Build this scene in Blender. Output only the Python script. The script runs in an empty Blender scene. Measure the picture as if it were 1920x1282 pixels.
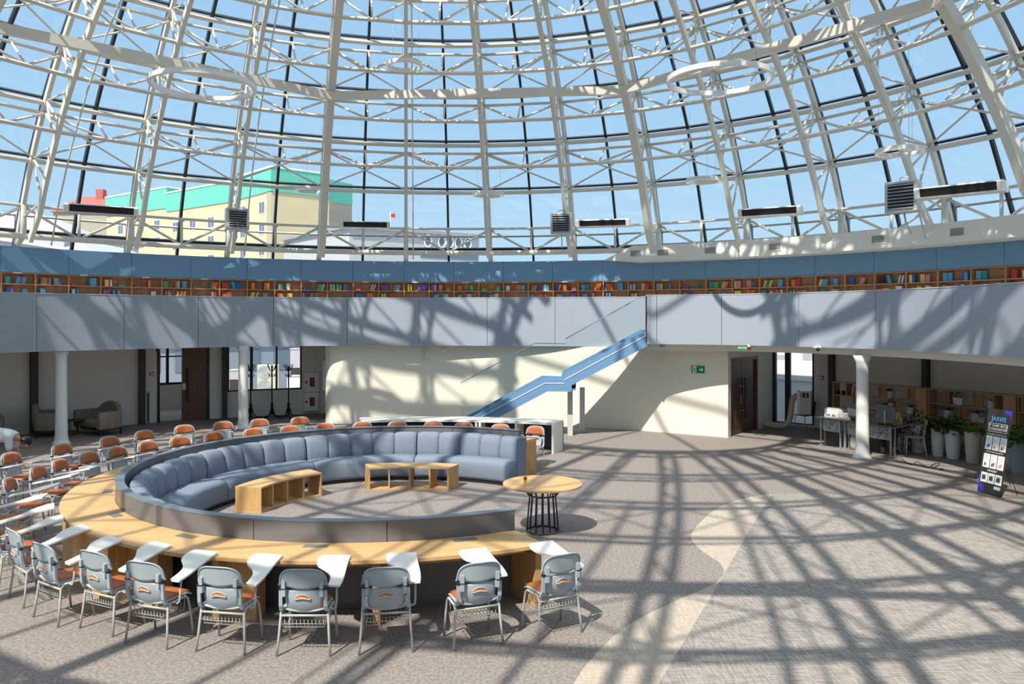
import bpy, math, random
from mathutils import Vector, Matrix
random.seed(7)
PI = math.pi
S = bpy.context.scene
COL = S.collection

# ------------------------------------------------------------------ camera
F, H, Y0 = 1500.0, 3.3, 597.0          # focal length in pixels, eye height, horizon row (1920x1282)
cd = bpy.data.cameras.new('camera'); cam = bpy.data.objects.new('camera', cd); COL.objects.link(cam)
cam.location = (0, 0, H); cam.rotation_euler = (PI/2, 0, 0)
cd.sensor_width = 36; cd.lens = F*36/1920; cd.shift_y = -(641-Y0)/1920
cd.clip_start = 0.05; cd.clip_end = 1000
S.camera = cam
# ------------------------------------------------------------------ sky, sun, exposure
w = bpy.data.worlds.new('sky'); S.world = w; w.use_nodes = True
nt = w.node_tree; nt.nodes.clear()
wo = nt.nodes.new('ShaderNodeOutputWorld'); wb = nt.nodes.new('ShaderNodeBackground')
tc = nt.nodes.new('ShaderNodeTexCoord'); sp = nt.nodes.new('ShaderNodeSeparateXYZ'); cr = nt.nodes.new('ShaderNodeValToRGB')
nt.links.new(tc.outputs['Generated'], sp.inputs[0]); nt.links.new(sp.outputs['Z'], cr.inputs[0])
nt.links.new(cr.outputs[0], wb.inputs[0]); nt.links.new(wb.outputs[0], wo.inputs[0])
e = cr.color_ramp.elements
e[0].position = 0.0; e[0].color = (0.42, 0.60, 0.72, 1)
e[1].position = 0.80; e[1].color = (0.80, 0.90, 1.0, 1)
x = e.new(0.18); x.color = (0.32, 0.50, 0.67, 1)
x = e.new(0.42); x.color = (0.255, 0.43, 0.63, 1)
wb.inputs[1].default_value = 0.96
sd = bpy.data.lights.new('sun', 'SUN'); sun = bpy.data.objects.new('sun', sd); COL.objects.link(sun)
sd.energy = 4.6; sd.angle = math.radians(0.6); sd.color = (1.0, 0.91, 0.78)
sun.rotation_euler = Vector((0.285, 0.52, -0.75)).to_track_quat('-Z', 'Y').to_euler()
sun.location = (-8, -10, 30)
vs = S.view_settings; vs.view_transform = 'Standard'; vs.look = 'None'; vs.gamma = 1; vs.use_curve_mapping = False
vs.exposure = 0.55
cy = S.cycles
cy.use_denoising = True; cy.max_bounces = 10; cy.diffuse_bounces = 7; cy.glossy_bounces = 2
cy.transmission_bounces = 2; cy.transparent_max_bounces = 16; cy.caustics_reflective = False; cy.caustics_refractive = False

# ------------------------------------------------------------------ materials
MATS = {}
def mat(name, col, rough=0.6, metal=0.0, noise=None, bump=None, spec=0.4, emit=None):
    """noise=(scale, amount, second colour, stretch xyz)"""
    m = bpy.data.materials.new(name); m.use_nodes = True; n = m.node_tree.nodes; l = m.node_tree.links
    b = n['Principled BSDF']; b.inputs['Base Color'].default_value = (*col, 1)
    b.inputs['Roughness'].default_value = rough; b.inputs['Metallic'].default_value = metal
    b.inputs['Specular IOR Level'].default_value = spec
    if noise:
        sc, lo, hi, c2, st = noise
        t = n.new('ShaderNodeTexCoord'); mp = n.new('ShaderNodeMapping'); mp.inputs['Scale'].default_value = st
        nz = n.new('ShaderNodeTexNoise'); nz.inputs['Scale'].default_value = sc; nz.inputs['Detail'].default_value = 5
        r = n.new('ShaderNodeValToRGB'); r.color_ramp.elements[0].position = lo; r.color_ramp.elements[1].position = hi
        r.color_ramp.elements[0].color = (*col, 1); r.color_ramp.elements[1].color = (*c2, 1)
        l.new(t.outputs['Object'], mp.inputs[0]); l.new(mp.outputs[0], nz.inputs[0]); l.new(nz.outputs[0], r.inputs[0])
        l.new(r.outputs[0], b.inputs['Base Color'])
        if bump:
            bp = n.new('ShaderNodeBump'); bp.inputs['Strength'].default_value = bump; bp.inputs['Distance'].default_value = 0.02
            l.new(nz.outputs[0], bp.inputs['Height']); l.new(bp.outputs[0], b.inputs['Normal'])
    if emit:
        b.inputs['Emission Color'].default_value = (*emit[0], 1); b.inputs['Emission Strength'].default_value = emit[1]
    MATS[name] = m; return m
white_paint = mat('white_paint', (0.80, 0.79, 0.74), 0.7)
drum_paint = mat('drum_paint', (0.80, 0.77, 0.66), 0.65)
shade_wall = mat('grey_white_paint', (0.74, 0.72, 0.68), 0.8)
steel_white = mat('white_steel', (0.68, 0.655, 0.59), 0.45, spec=0.5)
black_frame = mat('black_frame', (0.02, 0.022, 0.028), 0.35)
dark_steel = mat('dark_steel', (0.05, 0.045, 0.045), 0.5)
blue_panel = mat('blue_panel', (0.17, 0.32, 0.50), 0.4)
stair_blue = mat('stair_blue', (0.155, 0.30, 0.50), 0.4)
grey_panel = mat('parapet_panel', (0.335, 0.38, 0.455), 0.5)
partition_mat = mat('partition_grey', (0.15, 0.15, 0.165), 0.38, spec=0.5)
fabric = mat('blue_velvet', (0.165, 0.205, 0.27), 0.9, noise=(40, 0.35, 0.65, (0.205, 0.25, 0.32), (1, 1, 1)), bump=0.1)
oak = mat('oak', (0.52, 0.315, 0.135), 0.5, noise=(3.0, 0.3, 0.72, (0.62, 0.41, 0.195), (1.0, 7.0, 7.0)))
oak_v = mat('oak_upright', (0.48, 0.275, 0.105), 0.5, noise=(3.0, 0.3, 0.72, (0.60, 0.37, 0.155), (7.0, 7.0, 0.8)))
walnut = mat('walnut_shelf', (0.32, 0.15, 0.075), 0.6, noise=(3.0, 0.3, 0.7, (0.46, 0.25, 0.14), (8, 8, 0.8)))
walnut_edge = mat('walnut_edge', (0.55, 0.30, 0.15), 0.5)
seat_plastic = mat('grey_plastic', (0.36, 0.42, 0.47), 0.45)
tablet_mat = mat('white_tablet', (0.80, 0.78, 0.72), 0.35)
leather = mat('tan_leather', (0.36, 0.105, 0.035), 0.45, noise=(20, 0.35, 0.65, (0.42, 0.14, 0.05), (1, 1, 1)))
leg_paint = mat('grey_tube', (0.42, 0.44, 0.43), 0.35)
wire_mat = mat('wire_grey', (0.5, 0.5, 0.47), 0.4)
black_plastic = mat('black_plastic', (0.015, 0.015, 0.017), 0.5)
black_metal = mat('black_metal', (0.05, 0.05, 0.065), 0.35, spec=0.6)
taupe = mat('taupe_leather', (0.23, 0.19, 0.155), 0.45, noise=(6, 0.35, 0.65, (0.26, 0.22, 0.185), (1, 1, 1)), bump=0.1)
brass = mat('brass', (0.5, 0.36, 0.10), 0.35, 0.7)
gloss_white = mat('gloss_white', (0.80, 0.80, 0.78), 0.3)
light_grey = mat('light_grey_plastic', (0.55, 0.56, 0.56), 0.4)
silver = mat('silver_paint', (0.35, 0.38, 0.41), 0.4, 0.2)
dark_inside = mat('dark_inside', (0.03, 0.035, 0.05), 0.5)
red = mat('red_plastic', (0.55, 0.02, 0.02), 0.4)
green_sign = mat('green_sign', (0.0, 0.28, 0.08), 0.5)
sign_white = mat('sign_white', (0.85, 0.85, 0.83), 0.5)
hatch_mat = mat('hatch_grey', (0.22, 0.24, 0.20), 0.4, 0.3)
leaf_dark = mat('leaf_dark', (0.025, 0.07, 0.02), 0.5)
leaf_mid = mat('leaf_mid', (0.05, 0.16, 0.025), 0.5)
leaf_lime = mat('leaf_lime', (0.16, 0.28, 0.04), 0.5)
leaf_bronze = mat('leaf_bronze', (0.10, 0.075, 0.025), 0.6)
soil = mat('soil', (0.03, 0.02, 0.015), 0.9)
pot_white = mat('pot_white', (0.62, 0.62, 0.62), 0.6)
pot_beige = mat('pot_beige', (0.50, 0.45, 0.38), 0.6)
pot_grey = mat('pot_grey', (0.26, 0.31, 0.34), 0.6)
skin = mat('skin', (0.55, 0.30, 0.19), 0.5)
hair_black = mat('hair_black', (0.012, 0.01, 0.01), 0.4)
hair_red = mat('hair_auburn', (0.16, 0.05, 0.025), 0.6)
shirt_white = mat('shirt_white', (0.65, 0.66, 0.68), 0.8)
shirt_yellow = mat('shirt_yellow', (0.55, 0.42, 0.20), 0.8)
trouser_dark = mat('trousers_dark', (0.03, 0.03, 0.035), 0.8)
banner_dark = mat('banner_dark', (0.03, 0.028, 0.03), 0.6)
banner_blue = mat('banner_blue', (0.05, 0.04, 0.42), 0.6)
text_blue = mat('text_blue', (0.12, 0.45, 0.85), 0.6)
screen = mat('screen_back', (0.12, 0.13, 0.15), 0.4)
cream = mat('cream_plastic', (0.55, 0.50, 0.42), 0.5)
teal_wall = mat('teal_render', (0.13, 0.50, 0.39), 0.9)
yellow_wall = mat('yellow_render', (0.62, 0.52, 0.32), 0.9)
tan_wall = mat('tan_render', (0.38, 0.35, 0.27), 0.9)
grey_tile = mat('grey_tile', (0.45, 0.47, 0.48), 0.8)
glass_dark = mat('window_dark', (0.13, 0.17, 0.22), 0.15)
red_roof = mat('red_roof', (0.45, 0.12, 0.10), 0.8)
ac_cream = mat('ac_cream', (0.72, 0.68, 0.52), 0.5)
ground_mat = mat('roof_ground', (0.42, 0.42, 0.43), 0.9)
concrete = mat('concrete', (0.45, 0.44, 0.46), 0.9, noise=(2, 0.3, 0.7, (0.52, 0.51, 0.53), (1, 1, 1)))

def glass_material(name, tint, gloss):
    m = bpy.data.materials.new(name); m.use_nodes = True; n = m.node_tree.nodes; l = m.node_tree.links
    n.clear(); o = n.new('ShaderNodeOutputMaterial'); mx = n.new('ShaderNodeMixShader')
    t = n.new('ShaderNodeBsdfTransparent'); t.inputs[0].default_value = (*tint, 1)
    g = n.new('ShaderNodeBsdfGlossy'); g.inputs['Roughness'].default_value = 0.02; g.inputs[0].default_value = (0.9, 0.95, 1, 1)
    fr = n.new('ShaderNodeFresnel'); fr.inputs[0].default_value = gloss
    l.new(fr.outputs[0], mx.inputs[0]); l.new(t.outputs[0], mx.inputs[1]); l.new(g.outputs[0], mx.inputs[2]); l.new(mx.outputs[0], o.inputs[0])
    MATS[name] = m; return m
glass_dome = glass_material('dome_glass', (0.95, 0.98, 1.0), 1.42)
glass_clear = glass_material('clear_glass', (0.93, 0.97, 0.98), 1.45)
glass_rail = glass_material('rail_glass', (0.955, 0.985, 0.975), 1.3)

def carpet(name, a, b, kind):
    m = bpy.data.materials.new(name); m.use_nodes = True; n = m.node_tree.nodes; l = m.node_tree.links
    bs = n['Principled BSDF']; bs.inputs['Roughness'].default_value = 0.95; bs.inputs['Specular IOR Level'].default_value = 0.1
    t = n.new('ShaderNodeTexCoord')
    def nz(scale, st, det=3, rot=0):
        mp = n.new('ShaderNodeMapping'); mp.inputs['Scale'].default_value = st; mp.inputs['Rotation'].default_value = (0, 0, rot)
        q = n.new('ShaderNodeTexNoise'); q.inputs['Scale'].default_value = scale; q.inputs['Detail'].default_value = det
        l.new(t.outputs['Object'], mp.inputs[0]); l.new(mp.outputs[0], q.inputs[0]); return q.outputs[0]
    if kind == 'mottle':
        p = nz(24, (1.25, 1, 1), 10); q = nz(90, (1, 1.3, 1), 6)
    else:
        p = nz(4.5, (1, 9, 1), 2, 0.35); q = nz(4.5, (9, 1, 1), 2, 0.35)
    mm = n.new('ShaderNodeMath'); mm.operation = 'ADD'; l.new(p, mm.inputs[0]); l.new(q, mm.inputs[1])
    r = n.new('ShaderNodeValToRGB'); r.color_ramp.elements[0].position = 0.80; r.color_ramp.elements[1].position = 1.22
    r.color_ramp.elements[0].color = (*a, 1); r.color_ramp.elements[1].color = (*b, 1)
    mr = n.new('ShaderNodeMapRange'); mr.inputs[1].default_value = 0.0; mr.inputs[2].default_value = 2.0
    l.new(mm.outputs[0], mr.inputs[0])
    r.color_ramp.elements[0].position = 0.42; r.color_ramp.elements[1].position = 0.58
    l.new(mr.outputs[0], r.inputs[0]); l.new(r.outputs[0], bs.inputs['Base Color'])
    bp = n.new('ShaderNodeBump'); bp.inputs['Strength'].default_value = 0.25; bp.inputs['Distance'].default_value = 0.01
    l.new(mr.outputs[0], bp.inputs['Height']); l.new(bp.outputs[0], bs.inputs['Normal'])
    return m
carpet_grey = carpet('carpet_mottled', (0.18, 0.16, 0.15), (0.315, 0.28, 0.262), 'mottle')
carpet_hatch = carpet('carpet_hatched', (0.22, 0.202, 0.192), (0.35, 0.32, 0.297), 'hatch')
carpet_beige = carpet('carpet_beige', (0.38, 0.33, 0.275), (0.47, 0.41, 0.345), 'hatch')

def chevron(name, a, b, nd, ratio):
    """diamond veneer; object coords x across, z up; nd diamonds across one unit"""
    m = bpy.data.materials.new(name); m.use_nodes = True; n = m.node_tree.nodes; l = m.node_tree.links
    bs = n['Principled BSDF']; bs.inputs['Roughness'].default_value = 0.45
    t = n.new('ShaderNodeTexCoord'); s = n.new('ShaderNodeSeparateXYZ'); l.new(t.outputs['Object'], s.inputs[0])
    def M(op, *v):
        q = n.new('ShaderNodeMath'); q.operation = op
        for i, k in enumerate(v):
            if isinstance(k, (int, float)): q.inputs[i].default_value = k
            else: l.new(k, q.inputs[i])
        return q.outputs[0]
    ax = M('PINGPONG', M('MULTIPLY', s.outputs['X'], nd), 1.0)
    az = M('MULTIPLY', M('ABSOLUTE', M('SUBTRACT', s.outputs['Z'], 1.08)), ratio)
    d = M('ADD', ax, az)
    wv = M('SINE', M('MULTIPLY', d, 26.0))
    nzt = n.new('ShaderNodeTexNoise'); nzt.inputs['Scale'].default_value = 30
    cmb = n.new('ShaderNodeCombineXYZ'); l.new(d, cmb.inputs[0]); l.new(cmb.outputs[0], nzt.inputs[0])
    f = M('ADD', M('MULTIPLY', wv, 0.08), nzt.outputs[0])
    r = n.new('ShaderNodeValToRGB'); r.color_ramp.elements[0].position = 0.3; r.color_ramp.elements[1].position = 0.75
    r.color_ramp.elements[0].color = (*a, 1); r.color_ramp.elements[1].color = (*b, 1)
    l.new(f, r.inputs[0]); l.new(r.outputs[0], bs.inputs['Base Color']); return m
door_veneer = chevron('door_veneer', (0.085, 0.035, 0.018), (0.24, 0.115, 0.065), 1.9, 0.62)
door_veneer2 = chevron('door_veneer_dark', (0.06, 0.025, 0.015), (0.17, 0.09, 0.065), 2.3, 1.0)

BOOKC = {'orange': (0.75, 0.17, 0.03), 'blue': (0.03, 0.12, 0.42), 'sky blue': (0.10, 0.38, 0.60), 'green': (0.10, 0.42, 0.12),
         'yellow': (0.75, 0.55, 0.08), 'white': (0.68, 0.68, 0.66), 'red': (0.55, 0.05, 0.04), 'teal': (0.04, 0.26, 0.27),
         'violet': (0.16, 0.09, 0.35), 'beige': (0.55, 0.42, 0.26), 'pink': (0.65, 0.22, 0.28), 'black': (0.03, 0.03, 0.035)}
BOOKM = {k: mat('cover_'+k.replace(' ', '_'), v, 0.5) for k, v in BOOKC.items()}

# ------------------------------------------------------------------ mesh building
class MB:
    def __init__(s): s.v = []; s.f = []; s.sm = []
    def add(s, vs, fs, smooth=False):
        o = len(s.v); s.v += [tuple(p) for p in vs]; s.f += [tuple(i+o for i in f) for f in fs]; s.sm += [smooth]*len(fs); return s
    def box(s, x0, x1, y0, y1, z0, z1, M=None):
        vs = [Vector((x, y, z)) for x in (x0, x1) for y in (y0, y1) for z in (z0, z1)]
        if M: vs = [M @ v for v in vs]
        return s.add(vs, [(0, 1, 3, 2), (4, 6, 7, 5), (0, 4, 5, 1), (2, 3, 7, 6), (0, 2, 6, 4), (1, 5, 7, 3)])
    def tube(s, pts, r, n=8, closed=False, smooth=True):
        pts = [Vector(p) for p in pts]; N = len(pts); rr = r if isinstance(r, (list, tuple)) else [r]*N
        up = None; vs = []
        for i, p in enumerate(pts):
            if closed: d = (pts[(i+1) % N]-pts[i-1]).normalized()
            else: d = ((pts[min(i+1, N-1)]-pts[max(i-1, 0)])).normalized()
            if up is None: up = Vector((0, 0, 1)) if abs(d.z) < 0.9 else Vector((0, 1, 0))
            a = d.cross(up); a = a.normalized() if a.length > 1e-6 else Vector((1, 0, 0)); b = a.cross(d).normalized(); up = b
            for k in range(n):
                t = 2*PI*(k+0.5)/n; vs.append(p+rr[i]*(math.cos(t)*a+math.sin(t)*b))
        fs = []
        for i in range(N if closed else N-1):
            j = (i+1) % N
            for k in range(n): fs.append((i*n+k, i*n+(k+1) % n, j*n+(k+1) % n, j*n+k))
        if not closed: fs += [tuple(range(n))[::-1], tuple(range((N-1)*n, N*n))]
        return s.add(vs, fs, smooth)
    def bar(s, p, q, wdt, dep, nrm):
        """rectangular bar from p to q; dep is measured along nrm"""
        p = Vector(p); q = Vector(q); d = (q-p).normalized(); nn = Vector(nrm); nn = (nn-d*nn.dot(d)).normalized(); a = d.cross(nn)
        vs = [c+a*sx*wdt/2+nn*sy*dep/2 for c in (p, q) for sx, sy in ((-1, -1), (1, -1), (1, 1), (-1, 1))]
        return s.add(vs, [(3, 2, 1, 0), (4, 5, 6, 7), (0, 1, 5, 4), (1, 2, 6, 5), (2, 3, 7, 6), (3, 0, 4, 7)])
    def sweep(s, pts, nrms, wdt, dep):
        """box-section polyline; nrms gives the depth direction at each point"""
        N = len(pts); pts = [Vector(p) for p in pts]; vs = []
        for i, p in enumerate(pts):
            d = (pts[min(i+1, N-1)]-pts[max(i-1, 0)]).normalized(); nn = Vector(nrms[i]); nn = (nn-d*nn.dot(d)).normalized(); a = d.cross(nn)
            vs += [p+a*sx*wdt/2+nn*sy*dep/2 for sx, sy in ((-1, -1), (1, -1), (1, 1), (-1, 1))]
        fs = [(3, 2, 1, 0), tuple(range(4*N-4, 4*N))]
        for i in range(N-1):
            for k in range(4): fs.append((4*i+k, 4*i+(k+1) % 4, 4*i+4+(k+1) % 4, 4*i+4+k))
        return s.add(vs, fs)
    def lathe(s, prof, n=24, c=(0, 0), smooth=True):
        vs = [(c[0]+r*math.cos(2*PI*k/n), c[1]+r*math.sin(2*PI*k/n), z) for r, z in prof for k in range(n)]
        fs = [(i*n+k, i*n+(k+1) % n, (i+1)*n+(k+1) % n, (i+1)*n+k) for i in range(len(prof)-1) for k in range(n)]
        fs += [tuple(range(n))[::-1], tuple(range((len(prof)-1)*n, len(prof)*n))]
        return s.add(vs, fs, smooth)
    def prism(s, poly, z0, z1, M=None, zf=None):
        n = len(poly); f0 = (lambda x, y: 0) if zf is None else zf
        vs = [Vector((x, y, z0+f0(x, y))) for x, y in poly]+[Vector((x, y, z1+f0(x, y))) for x, y in poly]
        if M: vs = [M @ v for v in vs]
        return s.add(vs, [tuple(range(n))[::-1], tuple(range(n, 2*n))]+[(i, (i+1) % n, n+(i+1) % n, n+i) for i in range(n)])
    def arc(s, c, r0, r1, a0, a1, z0, z1, n=None):
        """annular block; angles in degrees, counter-clockwise from +x"""
        n = n or max(1, int(abs(a1-a0)/3)); vs = []
        for i in range(n+1):
            a = math.radians(a0+(a1-a0)*i/n); cx, sx = math.cos(a), math.sin(a)
            for r, z in ((r0, z0), (r1, z0), (r1, z1), (r0, z1)): vs.append((c[0]+r*cx, c[1]+r*sx, z))
        fs = [(0, 1, 2, 3), (4*n+3, 4*n+2, 4*n+1, 4*n)]
        for i in range(n):
            for k in range(4): fs.append((4*i+k, 4*i+4+k, 4*i+4+(k+1) % 4, 4*i+(k+1) % 4))
        return s.add(vs, fs)
    def sheet(s, pts_a, pts_b, z0, z1):
        """curved wall between two plan polylines (front a, back b)"""
        n = len(pts_a); vs = []
        for a, b in zip(pts_a, pts_b): vs += [(*a, z0), (*b, z0), (*b, z1), (*a, z1)]
        fs = [(0, 1, 2, 3), (4*n-1, 4*n-2, 4*n-3, 4*n-4)]
        for i in range(n-1):
            for k in range(4): fs.append((4*i+k, 4*i+4+k, 4*i+4+(k+1) % 4, 4*i+(k+1) % 4))
        return s.add(vs, fs)
    def ball(s, c, r, n=12, m=8, M=None):
        c = Vector(c); rx, ry, rz = r if isinstance(r, (tuple, list)) else (r, r, r)
        vs = [Vector((rx*math.sin(PI*i/m)*math.cos(2*PI*k/n), ry*math.sin(PI*i/m)*math.sin(2*PI*k/n), rz*math.cos(PI*i/m))) for i in range(m+1) for k in range(n)]
        if M: vs = [M @ v for v in vs]
        vs = [v+c for v in vs]
        return s.add(vs, [(i*n+k, (i+1)*n+k, (i+1)*n+(k+1) % n, i*n+(k+1) % n) for i in range(m) for k in range(n)], True)
    def grid(s, fn, nu, nv, thick=None, tv=(0, 1, 0), smooth=True):
        """surface fn(u,v), u,v in 0..1, optional thickness along tv"""
        P = [[Vector(fn(i/nu, j/nv)) for i in range(nu+1)] for j in range(nv+1)]
        vs = [p for row in P for p in row]; W = nu+1
        fs = [(j*W+i, j*W+i+1, (j+1)*W+i+1, (j+1)*W+i) for j in range(nv) for i in range(nu)]
        if thick:
            o = len(vs); t = Vector(tv)*thick; vs += [p+t for row in P for p in row]
            fs += [(f[3]+o, f[2]+o, f[1]+o, f[0]+o) for f in list(fs)]
            for i in range(nu): fs += [(i+1, i, i+o, i+1+o), (nv*W+i, nv*W+i+1, nv*W+i+1+o, nv*W+i+o)]
            for j in range(nv): fs += [(j*W, (j+1)*W, (j+1)*W+o, j*W+o), ((j+1)*W+nu, j*W+nu, j*W+nu+o, (j+1)*W+nu+o)]
        return s.add(vs, fs, smooth)
    def build(s, name, m, parent=None, bevel=0, loc=None, rz=0, subsurf=0):
        me = bpy.data.meshes.new(name); me.from_pydata(s.v, [], s.f)
        me.polygons.foreach_set('use_smooth', s.sm); me.materials.append(m); me.update()
        o = bpy.data.objects.new(name, me); COL.objects.link(o)
        if parent: o.parent = parent
        if loc: o.location = loc
        o.rotation_euler.z = rz
        if bevel:
            b = o.modifiers.new('bevel', 'BEVEL'); b.width = bevel; b.segments = 2; b.limit_method = 'ANGLE'
        if subsurf:
            b = o.modifiers.new('sub', 'SUBSURF'); b.levels = subsurf; b.render_levels = subsurf
        return o

def tag(o, label=None, cat=None, group=None, kind=None):
    if label: o['label'] = label
    if cat: o['category'] = cat
    if group: o['group'] = group
    if kind: o['kind'] = kind
    return o
def empty(name, loc, rz=0):
    o = bpy.data.objects.new(name, None); o.empty_display_size = 0.1; COL.objects.link(o); o.location = loc; o.rotation_euler.z = rz; return o
def copy_tree(o, parent=None):
    c = o.copy(); COL.objects.link(c); c.parent = parent
    for ch in o.children: copy_tree(ch, c)
    return c
ORD = 'first second third fourth fifth sixth seventh eighth ninth tenth eleventh twelfth thirteenth fourteenth fifteenth sixteenth seventeenth eighteenth nineteenth twentieth twenty-first twenty-second twenty-third twenty-fourth twenty-fifth twenty-sixth twenty-seventh twenty-eighth twenty-ninth thirtieth'.split()

# ------------------------------------------------------------------ the room's plan
def fl(x, y, z=0.0):
    d = F*(H-z)/(y-Y0); return Vector(((x-960)/F*d, d, z))
def at(x, y, d): return Vector(((x-960)/F*d, d, H-(y-Y0)*d/F))
C = Vector((-1.75, 13.2)); U = Vector((-0.1314, 0.9913)); V = Vector((0.9913, 0.1314))
def pol(phi, r):
    """plan point at angle phi (degrees, clockwise from the far rib) and radius r about the hall's centre"""
    a = math.radians(phi); return C+r*(math.cos(a)*U+math.sin(a)*V)
def ray_phi(px, r):
    """phi where the vertical plane through image column px meets the circle of radius r on the far side"""
    d = Vector(((px-960)/F, 1)).normalized(); b = d.dot(C); q = math.sqrt(b*b-(C.length_squared-r*r)); p = d*(b+q)-C
    return math.degrees(math.atan2(p.dot(V), p.dot(U)))
def wall_ring(mb, p0, p1, r0, r1, z0, z1, step=2.5):
    n = max(1, int(abs(p1-p0)/step)); a = [pol(p0+(p1-p0)*i/n, r0) for i in range(n+1)]; b = [pol(p0+(p1-p0)*i/n, r1) for i in range(n+1)]
    return mb.sheet(a, b, z0, z1)
def frame_at(phi, r, z=0):
    """matrix at a wall point: x along the wall (to the right), y outward, z up"""
    a = math.radians(phi); out = math.cos(a)*U+math.sin(a)*V; rt = -math.sin(a)*U+math.cos(a)*V; p = pol(phi, r)
    return Matrix(((rt.x, out.x, 0, p.x), (rt.y, out.y, 0, p.y), (0, 0, 1, z), (0, 0, 0, 1)))
RW = 15.45
def RZ(phi):     # z rotation of that frame
    M = frame_at(phi, 1); return math.atan2(M[1][0], M[0][0])

def smooth_line(pts, k=4):
    P = [Vector(p) for p in pts]; out = []
    for i in range(len(P)-1):
        p0, p1, p2, p3 = P[max(i-1, 0)], P[i], P[i+1], P[min(i+2, len(P)-1)]
        for j in range(k):
            t = j/k; out.append(0.5*((2*p1)+(p2-p0)*t+(2*p0-5*p1+4*p2-p3)*t*t+(3*p1-p0-3*p2+p3)*t**3))
    return out+[P[-1]]
# floor
mb = MB(); mb.add([(*pol(p, RW+0.3), 0) for p in range(0, 360, 5)], [tuple(range(72))[::-1]])
o = mb.build('floor', carpet_grey); o['kind'] = 'structure'
# carpet inlays
curve_px = [(1040, 1330), (1075, 1282), (1100, 1246), (1150, 1194), (1200, 1159), (1260, 1130), (1320, 1104), (1345, 1090), (1357, 1074), (1351, 1057), (1335, 1046), (1310, 1028),
            (1297, 1012), (1297, 1000), (1312, 980), (1340, 956), (1375, 940), (1420, 929), (1448, 926)]
line_px = [(1448, 926), (1400, 1003), (1350, 1090), (1290, 1190), (1235, 1282), (1205, 1335)]
mb = MB(); poly = smooth_line([fl(*p).xy for p in curve_px], 5)+[fl(*p).xy for p in line_px[1:]]
mb.prism(poly, -0.01, 0.004); o = mb.build('floor_beige', carpet_beige); o['kind'] = 'structure'
poly = [fl(*p).xy for p in line_px]+[Vector((9.2, 5.5))]+[fl(*p).xy for p in ((2100, 990), (1960, 968), (1800, 945), (1640, 928), (1540, 925))]
mb = MB(); mb.prism(poly[::-1], -0.01, 0.004); o = mb.build('floor_hatched', carpet_hatch); o['kind'] = 'structure'
# ground outside
mb = MB(); mb.add([(-400, -60, -0.4), (400, -60, -0.4), (400, 500, -0.4), (-400, 500, -0.4)], [(0, 1, 2, 3)])
o = mb.build('ground', ground_mat); o['kind'] = 'structure'

# outer wall, lower storey, with openings measured from the photograph
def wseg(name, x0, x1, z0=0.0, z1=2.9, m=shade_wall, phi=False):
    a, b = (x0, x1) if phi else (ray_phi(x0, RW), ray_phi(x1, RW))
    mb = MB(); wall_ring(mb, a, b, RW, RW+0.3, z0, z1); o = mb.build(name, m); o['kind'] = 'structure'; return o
pL = ray_phi(0, RW); pR = ray_phi(1920, RW)
wseg('wall_left', pL-12, ray_phi(297, RW), phi=True)
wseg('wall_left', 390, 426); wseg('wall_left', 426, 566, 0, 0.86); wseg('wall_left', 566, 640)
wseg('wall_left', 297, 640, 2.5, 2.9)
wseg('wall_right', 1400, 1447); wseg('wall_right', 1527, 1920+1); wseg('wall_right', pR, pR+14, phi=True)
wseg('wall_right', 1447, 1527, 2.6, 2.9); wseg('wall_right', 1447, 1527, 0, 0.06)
# behind the camera: the closed back of the hall
wseg('wall_rear', pR+14, 360+pL-12, 0, 5.3, phi=True)
# upper outer wall behind the bookcases
mb = MB(); wall_ring(mb, pL-12, pR+14, RW+0.02, RW+0.3, 2.9, 5.32); o = mb.build('wall_upper', white_paint); o['kind'] = 'structure'

# drum wall under the balcony (white, sunlit)
def drum_line(pts):
    return [Vector(p) for p in pts]
drum = [(-6.45, 27.8), (-6.15, 26.4), (-5.8, 24.95), (-5.3, 25.1), (-4.4, 25.28), (-3.4, 25.36), (-2.3, 25.3), (-1.0, 25.1), (0.3, 24.8), (1.4, 24.5), (2.3, 24.2), (3.4, 23.75), (4.4, 23.15), (5.3, 22.6), (5.98, 22.15)]
def offs(pts, d):
    out = []
    for i, p in enumerate(pts):
        a = Vector(pts[max(i-1, 0)]); b = Vector(pts[min(i+1, len(pts)-1)]); t = (b-a).normalized(); out.append(Vector(p)+Vector((-t.y, t.x))*d)
    return out
def smooth_line(pts, k=4):
    P = [Vector(p) for p in pts]; out = []
    for i in range(len(P)-1):
        p0, p1, p2, p3 = P[max(i-1, 0)], P[i], P[i+1], P[min(i+2, len(P)-1)]
        for j in range(k):
            t = j/k; out.append(0.5*((2*p1)+(p2-p0)*t+(2*p0-5*p1+4*p2-p3)*t*t+(3*p1-p0-3*p2+p3)*t**3))
    return out+[P[-1]]
dl = smooth_line(drum[2:], 4); dl = [Vector(drum[0]), Vector(drum[1])]+smooth_line([(-5.98, 25.7), (-5.90, 25.35), (-5.68, 25.12), (-5.3, 25.1)], 5)+[p for p in dl if p.x > -5.28]
mb = MB(); mb.sheet(dl, offs(dl, 0.25), 0, 2.45); o = mb.build('wall_drum', drum_paint); o['kind'] = 'structure'
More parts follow.
